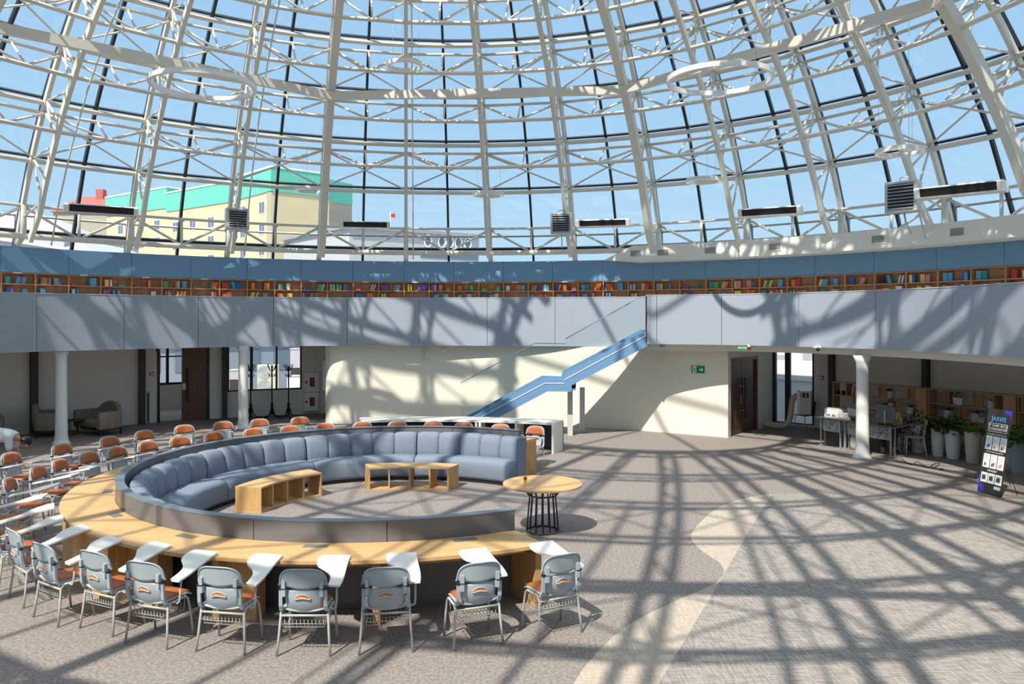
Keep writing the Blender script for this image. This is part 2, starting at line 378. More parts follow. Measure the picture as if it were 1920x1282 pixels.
# wall with the door, right
D0 = Vector((5.98, 22.15)); D1 = Vector((8.02, 24.65)); dd = (D1-D0).normalized(); dn = Vector((-dd.y, dd.x))
DW = 2.15
def dpt(s, off=0): return D0+dd*s+dn*off
mb = MB()
M = Matrix(((dd.x, dn.x, 0, D0.x), (dd.y, dn.y, 0, D0.y), (0, 0, 1, 0), (0, 0, 0, 1)))
mb.box(0, 0.04, 0, 0.25, 0, 2.9, M); mb.box(DW, (D1-D0).length, 0, 0.25, 0, 2.9, M); mb.box(0.04, DW, 0, 0.25, 2.2, 2.9, M)
o = mb.build('wall_door', white_paint); o['kind'] = 'structure'
drz = math.atan2(dd.y, dd.x)
dr = empty('door_2', (D0.x, D0.y, 0), drz); dr['kind'] = 'structure'
mb = MB(); mb.box(0.04, 0.12, 0.02, 0.2, 0, 2.2); mb.box(DW-0.08, DW, 0.02, 0.2, 0, 2.2); mb.box(0.12, DW-0.08, 0.02, 0.2, 2.1, 2.2); mb.build('door_frame', door_veneer2, dr)
for s0 in (0.12, 1.09):
    mb = MB(); mb.box(s0+0.005, s0+0.965 if s0 < 1 else DW-0.085, 0.08, 0.13, 0.01, 2.1); lf = mb.build('door_leaf', door_veneer2, dr, bevel=0.004)
    hx = 1.0 if s0 < 1 else 1.2
    mb = MB(); mb.tube([(hx, 0.01, 0.42), (hx, 0.01, 1.6)], 0.022, 8); h = mb.build('handle', black_plastic, lf)
    mb = MB()
    for z in (0.66, 1.36): mb.tube([(hx, 0.01, z), (hx, 0.08, z)], 0.016, 8)
    mb.build('handle_mount', gloss_white, lf)
mb = MB(); mb.box(1.06, 1.1, 0.06, 0.08, 0.85, 1.09); mb.build('lock_plate', gloss_white, dr)

# ------------------------------------------------------------------ balcony
left_line = [(-12.75, 17.0), (-12.75, 18.3), (-12.5, 19.63), (-11.75, 20.75), (-10.6, 21.86), (-9.1, 23.2), (-7.45, 24.15), (-5.6, 24.75), (-3.65, 24.95), (-1.6, 24.88), (0.6, 24.5), (2.4, 24.2), (4.03, 23.9)]
right_line = [(3.72, 21.95), (4.07, 21.98), (5.3, 21.5), (6.42, 20.8), (7.4, 19.75), (8.12, 18.7), (8.6, 17.6), (8.95, 16.0), (9.08, 14.17), (9.05, 12.6)]
def parapet(pts, z0, z1, seams, name):
    root = empty(name, (0, 0, 0)); root['kind'] = 'structure'
    P = smooth_line(pts, 8)
    # cumulative length
    L = [0]
    for a, b in zip(P, P[1:]): L.append(L[-1]+(b-a).length)
    cuts = [0]
    for sx in seams:
        for i in range(len(P)-1):
            xa = 960+F*P[i].x/P[i].y; xb = 960+F*P[i+1].x/P[i+1].y
            if (xa-sx)*(xb-sx) <= 0: cuts.append(i); break
    cuts.append(len(P)-1); cuts = sorted(set(cuts))
    for a, b in zip(cuts, cuts[1:]):
        seg = P[a:b+1]
        if len(seg) < 2: continue
        seg = [v.copy() for v in seg]; seg[0] = seg[0]+(seg[1]-seg[0]).normalized()*0.006; seg[-1] = seg[-1]+(seg[-2]-seg[-1]).normalized()*0.006
        mb = MB(); mb.sheet(seg, offs(seg, 0.05), z0, z1); mb.build('cladding_panel', grey_panel, root)
    mb = MB(); mb.sheet(offs(P, 0.05), offs(P, 0.14), z0+0.05, z1-0.01); mb.build('core', dark_steel, root)
    mb = MB(); mb.sheet(offs(P, -0.01), offs(P, 0.15), z1, z1+0.018); mb.build('coping', light_grey, root)
    return P
PLn = parapet(left_line, 2.455, 3.935, (76, 240, 387, 526, 660, 790, 920, 1052), 'parapet_left')
PRn = parapet(right_line, 2.595, 3.935, (1237, 1360, 1500, 1645, 1790), 'parapet_right')
mb = MB(); mb.sheet(offs(PRn, 0.32), offs(PRn, 0.6), 2.42, 2.66); o = mb.build('beam_right', white_paint); o['kind'] = 'structure'
# end panel where the stair arrives
mb = MB(); mb.prism([(4.07, 22.05), (4.17, 22.05), (4.5, 23.3), (4.35, 23.35)], 2.5, 3.93); o = mb.build('parapet_end', grey_panel); o['kind'] = 'structure'
# slab: left and right floor decks between parapet and outer wall
def deck(P, name, z0, z1):
    a = offs(P, 0.1); b = []
    for p in a:
        q = (p-C); b.append(C+q.normalized()*RW)
    mb = MB(); mb.sheet(a, b, z0, z1); o = mb.build(name, white_paint); o['kind'] = 'structure'
deck(PLn, 'slab_left', 2.5, 2.84); deck(PRn[4:], 'slab_right', 2.62, 2.84)
# rear balcony strip (gives the shade the photographed hall has), well behind the eye
# ------------------------------------------------------------------ blue fascia, bookcases
BAY = 3.31
ph_tip = ray_phi(1130, 15.3)
fa = empty('wall_fascia', (0, 0, 0)); fa['kind'] = 'structure'
for k in range(-13, 15):
    a = ph_tip+k*6.62
    if a < pL-12 or a > pR+12: continue
    mb = MB(); wall_ring(mb, a+0.02, a+6.60, 15.28, 15.33, 4.6, 5.32, 1.2); mb.build('fascia_panel', blue_panel, fa)
mb = MB(); wall_ring(mb, pL-12, pR+12, 15.33, RW+0.02, 5.28, 5.325, 2); mb.build('coping', blue_panel, fa)
def count_words(k): return ORD[k-1] if k <= 30 else None

bay = empty('bookcase_bay', (0, 0, 0)); BW = 15.3*math.radians(BAY)
mb = MB(); mb.box(-BW/2, -BW/2+0.03, 0.0, 0.15, 2.85, 4.59); mb.build('side_panel', walnut_edge, bay)
mb = MB(); mb.box(-BW/2+0.03, BW/2, 0.14, 0.15, 2.85, 4.59); mb.build('back_panel', walnut, bay)
for z in (2.95, 3.28, 3.60, 3.93, 4.255, 4.565):
    mb = MB(); mb.box(-BW/2+0.03, BW/2, 0.0, 0.14, z, z+0.025); mb.build('shelf', walnut_edge, bay)
mb = MB(); mb.box(-0.13, 0.09, -0.02, -0.005, 4.57, 4.62); plate = mb.build('label_plate', gloss_white, bay)
nL = int((ph_tip-(pL-6))/BAY); nR = int(((pR+5)-ph_tip)/BAY)
BAYS = []
for k in range(-nL, nR):
    c = bay if k == -nL else copy_tree(bay)
    phi = ph_tip+(k+0.5)*BAY
    p = pol(phi, 15.3); c.location = (p.x, p.y, 0); c.rotation_euler.z = RZ(phi)
    if k % 2 or k > 3:
        for ch in list(c.children):
            if ch.name.startswith('label_plate') and c is not bay: bpy.data.objects.remove(ch)
    nm = ORD[(-k-1) if k < 0 else k]; side = 'left of the white duct tip' if k < 0 else 'rightward from the white duct tip'
    tag(c, f'brown wooden bookcase bay under the blue fascia, {nm} {side}', 'bookcase', 'curved run of bookcase bays along the balcony wall')
    BAYS.append((k, c, nm, side))
# books
BK = {}
def book_mesh(cn):
    if cn not in BK:
        mb = MB(); mb.box(-0.5, 0.5, -0.5, 0.5, 0, 1); o = mb.build('book', BOOKM[cn]); me = o.data
        me.materials.append(BOOKM['white'])
        pm = me.polygons[5]; pm.material_index = 1
        bpy.data.objects.remove(o); BK[cn] = me
    return BK[cn]
stuffbooks = {}
books = []
names = list(BOOKC)
for k, c, nm, side in BAYS:
    dist = (Vector(c.location)-Vector((0, 0, 0))).length
    for row, z in (('upper', 4.28), ('lower', 3.955)):
        random.seed(k*17+(5 if row == 'upper' else 9))
        if row == 'lower' and random.random() < 0.15: continue
        if abs(k) < 9 and row == 'upper' and random.random() < 0.12: continue
        x = -BW/2+0.06+random.random()*0.1; x1 = BW/2-0.08
        while x < x1-0.12:
            kind = random.choice(['row', 'row', 'face', 'flat', 'lean'] if k < 4 else ['face', 'face', 'row', 'lean'])
            if k < 4: cn = random.choice(['orange', 'orange', 'sky blue', 'sky blue', 'blue', 'green', 'yellow', 'white', 'red', 'teal', 'violet'])
            else: cn = random.choice(names)
            if kind in ('row', 'lean'):
                n = random.randint(3, 5); t = random.uniform(0.035, 0.055); hh = random.uniform(0.19, 0.25); le = 0.0 if kind == 'row' else random.choice([-0.25, 0.25, 0.35])
                for i in range(n):
                    if x+t > x1: break
                    col = cn if random.random() < 0.65 else random.choice(names)
                    books.append((dist, c, x+t/2, 0.07, z, t*0.96, 0.10, hh, le, col, 'leaning' if le else 'upright', row, nm, side)); x += t*(1.0 if not le else 1.12)
                x += random.uniform(0.04, 0.25)
            elif kind == 'face':
                for i in range(random.randint(1, 2)):
                    wd = random.uniform(0.12, 0.16)
                    if x+wd > x1: break
                    col = cn if i == 0 else random.choice(names)
                    books.append((dist, c, x+wd/2, 0.075, z, wd, 0.022, random.uniform(0.18, 0.24), 0.0, col, 'facing out', row, nm, side)); x += wd+0.015
                x += random.uniform(0.08, 0.3)
            else:
                wd = random.uniform(0.17, 0.24)
                if x+wd > x1: break
                zz = z
                for i in range(random.randint(2, 3)):
                    th = random.uniform(0.02, 0.035); books.append((dist, c, x+wd/2, 0.07, zz, wd, 0.11, th, 0.0, cn, 'lying flat', row, nm, side)); zz += th+0.001
                x += wd+random.uniform(0.15, 0.35)
books.sort(key=lambda b: (b[0], b[2]))
cnt = {}
order = {}
for b in sorted(books[:296], key=lambda b: (b[12], b[13], b[11], b[2], b[4])):
    key = (b[12], b[13], b[11]); order[id(b)] = order.get(key, 0); order[key] = order.get(key, 0)+1
for b in books[:296]:
    dist, c, x, y, z, wx, wy, hz, le, col, pose, row, nm, side = b
    o = bpy.data.objects.new('book', book_mesh(col)); COL.objects.link(o)
    M = Matrix.Translation((x, y, z)) @ Matrix.Rotation(le, 4, 'Y') @ Matrix.Diagonal((wx, wy, hz, 1))
    if le: M = Matrix.Translation((0, 0, abs(wx/2*math.sin(le)))) @ M
    W = Matrix.Translation(c.location) @ Matrix.Rotation(c.rotation_euler.z, 4, 'Z')
    o.matrix_world = W @ M
    sh = 'left of duct tip' if 'left' in side else 'rightward of duct tip'
    tag(o, f'{col} book {pose}, {ORD[order[id(b)]]} in the {row} row, {nm} bay {sh}', 'book', 'books on the balcony bookcases')
print('BOOKS', len(books))
rest = books[296:]
if rest:
    root = None
    bycol = {}
    for b in rest:
        dist, c, x, y, z, wx, wy, hz, le, col, *_ = b
        M = Matrix.Translation(c.location) @ Matrix.Rotation(c.rotation_euler.z, 4, 'Z') @ Matrix.Translation((x, y, z)) @ Matrix.Rotation(le, 4, 'Y')
        bycol.setdefault(col, MB()).box(-wx/2, wx/2, -wy/2, wy/2, 0, hz, M)
    me = bpy.data.meshes.new('far_books'); V_, F_, I_ = [], [], []
    for i, (col, m_) in enumerate(bycol.items()):
        o_ = len(V_); V_ += m_.v; F_ += [tuple(q+o_ for q in f) for f in m_.f]; I_ += [i]*len(m_.f); me.materials.append(BOOKM[col])
    me.from_pydata(V_, [], F_); me.polygons.foreach_set('material_index', I_); me.update()
    o = bpy.data.objects.new('far_books', me); COL.objects.link(o)
    tag(o, 'small mixed books on the far middle bookcases of the balcony', 'books', None, 'stuff')

# white duct over the fascia at right
mb = MB(); RD = 14.35
a0 = ray_phi(1186, RD); a1 = pR+14
wall_ring(mb, a0, a1, RD, 15.28, 5.19, 5.70, 1.5)
tipp = pol(ray_phi(1131, 15.2), 15.2); s0 = pol(a0, RD); s1 = pol(a0, 15.28)
mb.add([(tipp.x, tipp.y, 5.30), (s0.x, s0.y, 5.19), (s1.x, s1.y, 5.19), (s0.x, s0.y, 5.70), (s1.x, s1.y, 5.70)], [(0, 1, 3), (0, 3, 4), (0, 4, 2), (0, 2, 1), (1, 2, 4, 3)])
duct = mb.build('air_duct', white_paint); tag(duct, 'long curved white air duct above the blue fascia at right', 'duct')
for px in (1192, 1243, 1332, 1453, 1647, 1795):
    R_ = RD
    ph = ray_phi(px, R_); p = pol(ph, R_-0.005)
    g = empty('duct_vent', (p.x, p.y, 5.44), RZ(ph)); g.parent = duct
    mb = MB()
    for a, b, c_, d_ in ((-0.2, 0.2, 0.1, 0.12), (-0.2, 0.2, -0.12, -0.1), (-0.2, -0.18, -0.1, 0.1), (0.18, 0.2, -0.1, 0.1)): mb.box(a, b, -0.02, 0.02, c_, d_)
    for i in range(6):
        z = -0.085+i*0.034; mb.box(-0.18, 0.18, -0.015, 0.0, z-0.006, z+0.006)
    mb.build('louvres', gloss_white, g)
    mb = MB(); mb.box(-0.18, 0.18, -0.004, 0.004, -0.1, 0.1); mb.build('vent_back', dark_steel, g)

# ------------------------------------------------------------------ the dome
RS = 16.5; NR = 32; STEP = 360/NR
def sph(phi, el, r):
    q = pol(phi, r*math.cos(math.radians(el))); return Vector((q.x, q.y, r*math.sin(math.radians(el))))
def snorm(phi, el): return (sph(phi, el, 1)-Vector((C.x, C.y, 0))).normalized()
LV = [20.6, 28.2, 34.1, 40.0, 46.0, 52.0, 58.5, 66.0, 75.0]
ELB = math.degrees(math.asin(5.3/RS))
dome = empty('ceiling', (C.x, C.y, 0)); dome['kind'] = 'structure'
def dbuild(mb, name, m):
    o = mb.build(name, m); o.parent = dome; o.matrix_parent_inverse = Matrix.Translation((-C.x, -C.y, 0)); return o
T_IN, T_OUT = 1.3, 0.32
for i in range(NR):
    phi = i*STEP; main = (i % 4 == 3)
    els = [ELB]+[21.5+(LV[-1]-21.5)*k/21 for k in range(22)]
    mb = MB()
    w_, d_ = (0.22, 0.25) if main else (0.11, 0.16)
    els_i = [20.5]+els[1:]
    if ph_tip < phi < pR+14: els_i = [21.3]+els[1:]; els_i[1] = 22.0
    inner = [sph(phi, e_, RS-(T_IN if e_ > 24 else T_IN-0.30*(24-e_)/3.5)) for e_ in els_i]
    mb.sweep(inner, [snorm(phi, e_) for e_ in els], w_, d_)
    mb.sweep([sph(phi, e_, RS-0.20) for e_ in els], [snorm(phi, e_) for e_ in els], 0.10, 0.14)
    nodes = []
    for a, b in zip([22.0]+LV[1:], LV[1:]): nodes += [a, (a+b)/2]
    nodes.append(LV[-1])
    for j, e_ in enumerate(nodes[:-1]):
        p = sph(phi, e_, RS-0.25 if j % 2 == 0 else RS-T_IN); q = sph(phi, nodes[j+1], RS-T_IN if j % 2 == 0 else RS-0.25)
        mb.tube([p, q], 0.03, 6)
    for e_ in LV[1:]: mb.tube([sph(phi, e_, RS-0.25), sph(phi, e_-0.6, RS-T_IN)], 0.035, 6)
    dbuild(mb, 'rib', steel_white)
    mb = MB(); ee = [ELB]+LV
    mb.sweep([sph(phi, e_, RS-0.04) for e_ in ee], [snorm(phi, e_) for e_ in ee], 0.085, 0.12)
    dbuild(mb, 'rib_mullion', black_frame)
    mb = MB(); ee = [ELB]+LV[:-2]
    mb.sweep([sph(phi+STEP/2, e_, RS-0.04) for e_ in ee], [snorm(phi, e_) for e_ in ee], 0.075, 0.11)
    dbuild(mb, 'bay_mullion', black_frame)
def ringpts(el, r, n=64, off=0): return [sph(360*k/n+off, el, r) for k in range(n)]
for li, el in enumerate(LV):
    mb = MB(); P = ringpts(el, RS-0.03); 
    for k in range(64): mb.bar(P[k], P[(k+1) % 64], 0.055, 0.10, snorm(k*5.625, el))
    dbuild(mb, 'ring_transom', black_frame)
    mb = MB(); P = ringpts(el-0.35, RS-0.16)
    for k in range(64): mb.bar(P[k], P[(k+1) % 64], 0.10, 0.12, snorm(k*5.625, el))
    if li >= 2:
        drop = 1.15
        A = ringpts(el-drop, RS-T_OUT, 32); B = ringpts(el-1.5, RS-T_IN, 32)
        for k in range(32):
            a, a2, b, b2 = A[k], A[(k+1) % 32], B[k], B[(k+1) % 32]; phm = (k+0.5)*STEP
            mb.tube([a, a2], 0.045, 6); mb.bar(b, b2, 0.085, 0.085, snorm(phm, el))
            mid = (b+b2)/2; am = (a+a2)/2
            mb.tube([a, mid], 0.035, 6); mb.tube([a2, mid], 0.035, 6); mb.tube([am, mid], 0.03, 6)
            mb.box(-0.11, 0.11, -0.012, 0.012, -0.05, 0.05, Matrix.Translation(mid) @ frame_at(phm, 0).to_3x3().to_4x4())
            mb.box(-0.11, 0.11, -0.012, 0.012, -0.05, 0.05, Matrix.Translation(am) @ frame_at(phm, 0).to_3x3().to_4x4())
            mb.tube([a, b], 0.03, 6)
    dbuild(mb, 'ring_truss', steel_white)
# base truss
mb = MB(); RB = 14.95
def rp(phi, r, z): q = pol(phi, r); return Vector((q.x, q.y, z))
mb.tube([rp(k*5.625, RB, 5.60) for k in range(64)], 0.085, 10, closed=True)
mb.tube([rp(k*5.625, RB, 6.45) for k in range(64)], 0.045, 6, closed=True)
mb.tube([rp(k*5.625, RB+0.45, 6.22) for k in range(64)], 0.035, 6, closed=True)
for k in range(32):
    a, b, m_ = k*STEP, (k+1)*STEP, (k+0.5)*STEP
    pm = (rp(m_, RB, 5.62)); mb.tube([rp(a, RB, 6.42), pm], 0.04, 6); mb.tube([rp(b, RB, 6.42), pm], 0.04, 6)
    mb.tube([rp(m_, RB, 6.44), pm], 0.045, 6); mb.tube([rp(a, 15.42, 5.30), rp(a, 15.3, 5.42), rp(a, RB, 5.6), rp(a, RB, 6.5)], 0.085, 8); mb.tube([rp(a, RB+0.5, 5.3), rp(a, RB+0.45, 6.3)], 0.05, 6)
    mb.box(-0.16, 0.16, -0.015, 0.015, -0.06, 0.08, Matrix.Translation(pm) @ frame_at(m_, 0).to_3x3().to_4x4())
    mb.box(-0.09, 0.09, -0.015, 0.015, -0.05, 0.05, Matrix.Translation(rp(m_, RB, 6.42)) @ frame_at(m_, 0).to_3x3().to_4x4())
dbuild(mb, 'base_truss', steel_white)
# cross braces
for (ea, eb) in ((28.2, 34.1), (40.0, 46.0), (52.0, 58.5)):
    for k in range(32):
        mb = MB()
        for (p, q) in ((k, k+1), (k+1, k)):
            mb.tube([sph(p*STEP, ea+0.1, RS-0.28), sph(q*STEP, eb-1.2, RS-0.36)], 0.028, 6)
        dbuild(mb, 'cross_brace', steel_white)
# octagonal ring beam on the main ribs
mb = MB(); el_o, r_o = 41.5, RS-T_IN-0.22
for k in range(8):
    a, b = (4*k+3)*STEP, (4*k+7)*STEP
    mb.bar(sph(a, el_o, r_o), sph(b, el_o, r_o), 0.24, 0.14, snorm((a+b)/2, 0))
dbuild(mb, 'octagon_beam', steel_white)
# crown
mb = MB(); mb.tube(ringpts(75, RS-0.7, 48), 0.12, 8, closed=True); dbuild(mb, 'crown_ring', steel_white)
for k in range(8):
    mb = MB(); mb.tube([sph(k*45, 75, RS-0.5), sph(k*45, 82, RS-0.5), sph(k*45, 89.9, RS-0.5)], 0.06, 6); dbuild(mb, 'crown_spoke', steel_white)
# rods running along every second rib
for i in range(0, NR, 2):
    mb = MB(); mb.tube([sph(i*STEP+1.0, e_, RS-T_IN-0.45) for e_ in (21, 26, 32, 38, 44, 50, 56, 62, 68)], 0.022, 6); dbuild(mb, 'blind_rod', steel_white)
# glass
mb = MB(); ee = [ELB]+LV+[82, 89]
for a, b in zip(ee, ee[1:]):
    for k in range(64):
        p = k*5.625; mb.add([sph(p, a, RS), sph(p+5.625, a, RS), sph(p+5.625, b, RS), sph(p, b, RS)], [(0, 1, 2, 3)])
dbuild(mb, 'dome_glazing', glass_dome)
# black base frame of the glazing
mb = MB(); mb.tube([rp(k*5.625, 15.6, 5.72) for k in range(64)], 0.07, 4, closed=True, smooth=False); dbuild(mb, 'base_transom', black_frame)
mb = MB(); wall_ring(mb, 0, 357.5, 15.52, 15.72, 5.2, 5.33); o = mb.build('trim_1', steel_white); o['kind'] = 'structure'
#__PART2__
# ------------------------------------------------------------------ columns
def column(px, ybase, nm, top, label):
    p = fl(px, ybase); mb = MB()
    mb.lathe([(0.0, 0), (0.25, 0), (0.20, 0.05), (0.165, 0.13), (0.15, 0.3), (0.14, 1.2), (0.135, top-0.28), (0.15, top-0.15), (0.22, top)], 24, (p.x, p.y))
    o = mb.build('column', gloss_white); o['kind'] = 'structure'; o['label'] = label
column(115, 832, 'a', 2.5, 'white flared column in front of the taupe armchairs')
column(456, 803, 'b', 2.5, 'white flared column in front of the coat racks')
column(1617, 858, 'c', 2.43, 'white flared column in front of the reception desks')
def steel_col(px0, px1, z1=2.9):
    a = ray_phi((px0+px1)/2, RW-0.1); wdt = (px1-px0)/F*(pol(a, RW).y)
    o = MB().box(-wdt/2, wdt/2, -0.1, 0.12, 0, z1, frame_at(a, RW-0.1)).build('steel_post', dark_steel); o['kind'] = 'structure'
steel_col(58, 69); steel_col(261, 271); steel_col(417, 425); steel_col(1555, 1564); steel_col(1731, 1741)

# ------------------------------------------------------------------ window and door at the left
def window(name, x0, x1, z0, z1, mulls, sillw=True, fw=0.06):
    a, b = ray_phi(x0, RW+0.1), ray_phi(x1, RW+0.1); root = empty(name, (0, 0, 0)); root['kind'] = 'structure'
    mb = MB(); am = (a+b)/2
    pa, pb = pol(a, RW+0.1), pol(b, RW+0.1); d = (pb-pa); L = d.length; d.normalize(); n = Vector((-d.y, d.x))
    M = Matrix(((d.x, n.x, 0, pa.x), (d.y, n.y, 0, pa.y), (0, 0, 1, 0), (0, 0, 0, 1)))
    mb.box(0, L, -0.04, 0.04, z0, z0+fw, M); mb.box(0, L, -0.04, 0.04, z1-fw, z1, M); mb.box(0, fw, -0.04, 0.04, z0, z1, M); mb.box(L-fw, L, -0.04, 0.04, z0, z1, M)
    for mx, mw in mulls:
        q = (pol(ray_phi(mx, RW+0.1), RW+0.1)-pa).dot(d); mb.box(q-mw/2, q+mw/2, -0.045, 0.045, z0, z1, M)
    mb.build('window_frame', black_frame, root)
    MB().box(fw, L-fw, -0.006, 0.006, z0+fw, z1-fw, M).build('window_pane', glass_clear, root)
    return root, M, L
window('window_1', 426, 566, 0.85, 2.75, ((471, 0.09), (518, 0.06)))
r2, M2, L2 = window('window_2', 1446, 1527, 0.04, 2.75, ((1478, 0.17), (1452, 0.14)), fw=0.05)
# doorway at left: open half shows a lobby with its own window
d1 = empty('door_1', (0, 0, 0)); d1['kind'] = 'structure'
pa = pol(ray_phi(341, RW), RW); pb = pol(ray_phi(389, RW), RW); d = pb-pa; L = d.length
ang = math.atan2(d.y, d.x)
MB().box(0, L, 0, 0.05, 0.01, 2.55).build('door_leaf', door_veneer, d1, loc=(pa.x, pa.y, 0), rz=ang, bevel=0.004)
lf = [c for c in d1.children][0]
lf.data.transform(Matrix.Translation((-L/2, 0, 0))); lf.location = ((pa.x+pb.x)/2, (pa.y+pb.y)/2, 0)
mb = MB(); mb.box(-L/2+0.13, -L/2+0.19, -0.09, -0.05, 0.62, 1.68); mb.build('handle', black_plastic, lf)
mb = MB(); mb.box(-L/2+0.01, -L/2+0.12, -0.02, 0, 1.0, 1.2); mb.build('lock_plate', gloss_white, lf)
for px in (297, 390):
    M = frame_at(ray_phi(px, RW), RW-0.02); MB().box(-0.04, 0.04, -0.01, 0.3, 0, 2.6, M).build('door_frame', black_frame, d1)
lob = empty('wall_lobby', (0, 0, 0)); lob['kind'] = 'structure'
Ml = frame_at(ray_phi(330, RW), RW+0.3)
MB().box(-2.0, 1.6, 0, 3.4, -0.02, 0.0, Ml).build('lobby_floor', concrete, lob)
MB().box(-2.0, 1.6, 3.3, 3.5, 0, 0.9, Ml).build('lobby_sill_wall', shade_wall, lob)
MB().box(-2.0, 1.6, 0.0, 3.5, 2.7, 2.8, Ml).build('lobby_ceiling', shade_wall, lob)
MB().box(-2.1, -2.0, 0.0, 3.5, 0, 2.8, Ml).build('lobby_side_wall', shade_wall, lob)
MB().box(1.6, 1.7, 0.0, 3.5, 0, 2.8, Ml).build('lobby_side_wall', shade_wall, lob)
mb = MB()
for x_ in (-2.0, -0.62, -0.1, 0.5, 1.5): mb.box(x_, x_+0.1, 3.32, 3.4, 0.9, 2.7, Ml)
mb.box(-2, 1.6, 3.32, 3.4, 0.9, 0.98, Ml); mb.box(-2, 1.6, 3.32, 3.4, 1.9, 1.95, Ml); mb.build('lobby_window_frame', black_frame, lob)

# small wall fittings
def wall_item(px, y, r=RW): 
    a = ray_phi(px, r); p = pol(a, r); return p, a, H-(y-Y0)*p.y/F
def cabinet(px, y0, y1, label):
    p, a, zt = wall_item(px, y0); _, _, zb = wall_item(px, y1); zc = (zt+zb)/2; h = (zt-zb)/2
    r = empty('fire_cabinet', (p.x, p.y, zb), RZ(a)); tag(r, label, 'fire cabinet', None)
    MB().box(-0.25, 0.25, -0.22, 0, 0, 2*h-0.01).build('body', gloss_white, r, bevel=0.005)
    mb = MB(); mb.box(-0.24, 0.24, -0.235, -0.222, 0.01, 2*h-0.02); dr_ = mb.build('door', gloss_white, r)
    MB().box(-0.06, 0.10, -0.24, -0.236, 0.18, 2*h-0.18).build('glass_panel', dark_steel, dr_)
    mb = MB(); [mb.box(0.0+i*0.035, 0.015+i*0.035, -0.244, -0.241, 0.22, 2*h-0.22) for i in range(3)]; mb.build('red_hose', red, dr_)
    MB().box(-0.21, -0.14, -0.255, -0.236, h-0.04, h+0.04).build('latch', red, dr_)
    return r
cabinet(583, 697, 733.5, 'upper white fire cabinet with a small window beside the left window')
cabinet(583, 733.8, 769.5, 'lower white fire cabinet with red hose slots beside the left window')
def callpoint(px, y, label):
    p, a, z = wall_item(px, y); r = empty('alarm_call_point', (p.x, p.y, z), RZ(a)); tag(r, label, 'fire alarm button')
    MB().box(-0.06, 0.06, -0.04, 0, -0.06, 0.06).build('housing', red, r, bevel=0.006); MB().box(-0.04, 0.04, -0.045, -0.041, -0.035, 0.03).build('face_plate', sign_white, r)
    MB().box(-0.006, 0.006, -0.015, 0, 0.06, 2.85-z).build('conduit', shade_wall, r)
callpoint(284.5, 701, 'red fire alarm button on the wall left of the open doorway')
callpoint(1541, 708, 'red fire alarm button on the wall right of the tall window')
p, a, z = wall_item(277, 732.5); r = empty('socket_strip', (p.x, p.y, z), RZ(a)); tag(r, 'white socket strip with trunking on the wall left of the doorway', 'socket')
MB().box(-0.2, 0.3, -0.03, 0, -0.05, 0.05).build('trunking', gloss_white, r); MB().box(-0.02, 0.04, -0.025, 0, -z+0.02, -0.05).build('conduit', dark_steel, r)
mb = MB(); [mb.box(-0.18+i*0.12, -0.10+i*0.12, -0.035, -0.03, -0.03, 0.03) for i in range(4)]; mb.build('sockets', light_grey, r)
# notice board on the short side wall
q0 = Vector((-6.30, 27.1)); q1 = Vector((-5.98, 25.7)); d = (q1-q0).normalized(); n = Vector((d.y, -d.x)) * 1.0
Mn = Matrix(((d.x, -n.x, 0, q0.x), (d.y, -n.y, 0, q0.y), (0, 0, 1, 0), (0, 0, 0, 1)))
nb = empty('notice_board', (0, 0, 0)); tag(nb, 'brown cork notice board on the side wall beside the fire cabinets', 'board')
lnn = (q1-q0).length
MB().box(0.1, lnn-0.1, -0.08, -0.02, 1.05, 1.95, Mn).build('cork_panel', mat('cork', (0.42, 0.26, 0.12), 0.9), nb)
mb = MB(); mb.box(0.06, 0.1, -0.1, 0, 1.0, 2.0, Mn); mb.box(lnn-0.1, lnn-0.06, -0.1, 0, 1.0, 2.0, Mn); mb.box(0.06, lnn-0.06, -0.1, 0, 1.95, 2.0, Mn); mb.build('board_frame', light_grey, nb)

def drum_at(px, off=0.0):
    """point on the drum wall seen through image column px"""
    for a, b in zip(dl, dl[1:]):
        xa, xb = 960+F*a.x/a.y, 960+F*b.x/b.y
        if (xa-px)*(xb-px) <= 0 and a.x > -5.9:
            t = (px-xa)/(xb-xa) if xb != xa else 0; p = a+(b-a)*t; d = (b-a).normalized(); return p+Vector((d.y, -d.x))*off, math.atan2(d.y, d.x)
p, rz = drum_at(1309); z = H-(692.5-Y0)*p.y/F
ex = empty('exit_sign', (p.x, p.y, z), rz); tag(ex, 'green exit sign with running figure and arrow on the white curved wall', 'sign')
MB().box(-0.19, 0.19, -0.02, 0, -0.10, 0.10).build('sign_plate', green_sign, ex)
MB().box(-0.155, -0.045, -0.024, -0.02, -0.09, 0.09).build('door_symbol', sign_white, ex)
mb = MB()
for pts in (((-0.10, 0.03), (-0.095, -0.02)), ((-0.095, -0.02), (-0.07, -0.045), (-0.075, -0.08)), ((-0.095, -0.02), (-0.12, -0.05), (-0.14, -0.055)), ((-0.10, 0.025), (-0.075, 0.005), (-0.06, 0.02)), ((-0.10, 0.025), (-0.125, 0.01), (-0.13, -0.01))):
    mb.tube([(x, -0.026, zz) for x, zz in pts], 0.008, 6)
mb.ball((-0.095, -0.026, 0.055), 0.015, 8, 6); mb.build('running_figure', green_sign, ex)
mb = MB(); mb.box(0.02, 0.13, -0.024, -0.02, -0.012, 0.012); mb.add([(0.10, -0.022, 0.05), (0.165, -0.022, 0), (0.10, -0.022, -0.05), (0.075, -0.022, -0.04), (0.115, -0.022, 0), (0.075, -0.022, 0.04)], [(0, 1, 4, 5), (1, 2, 3, 4)]); mb.build('arrow', sign_white, ex)
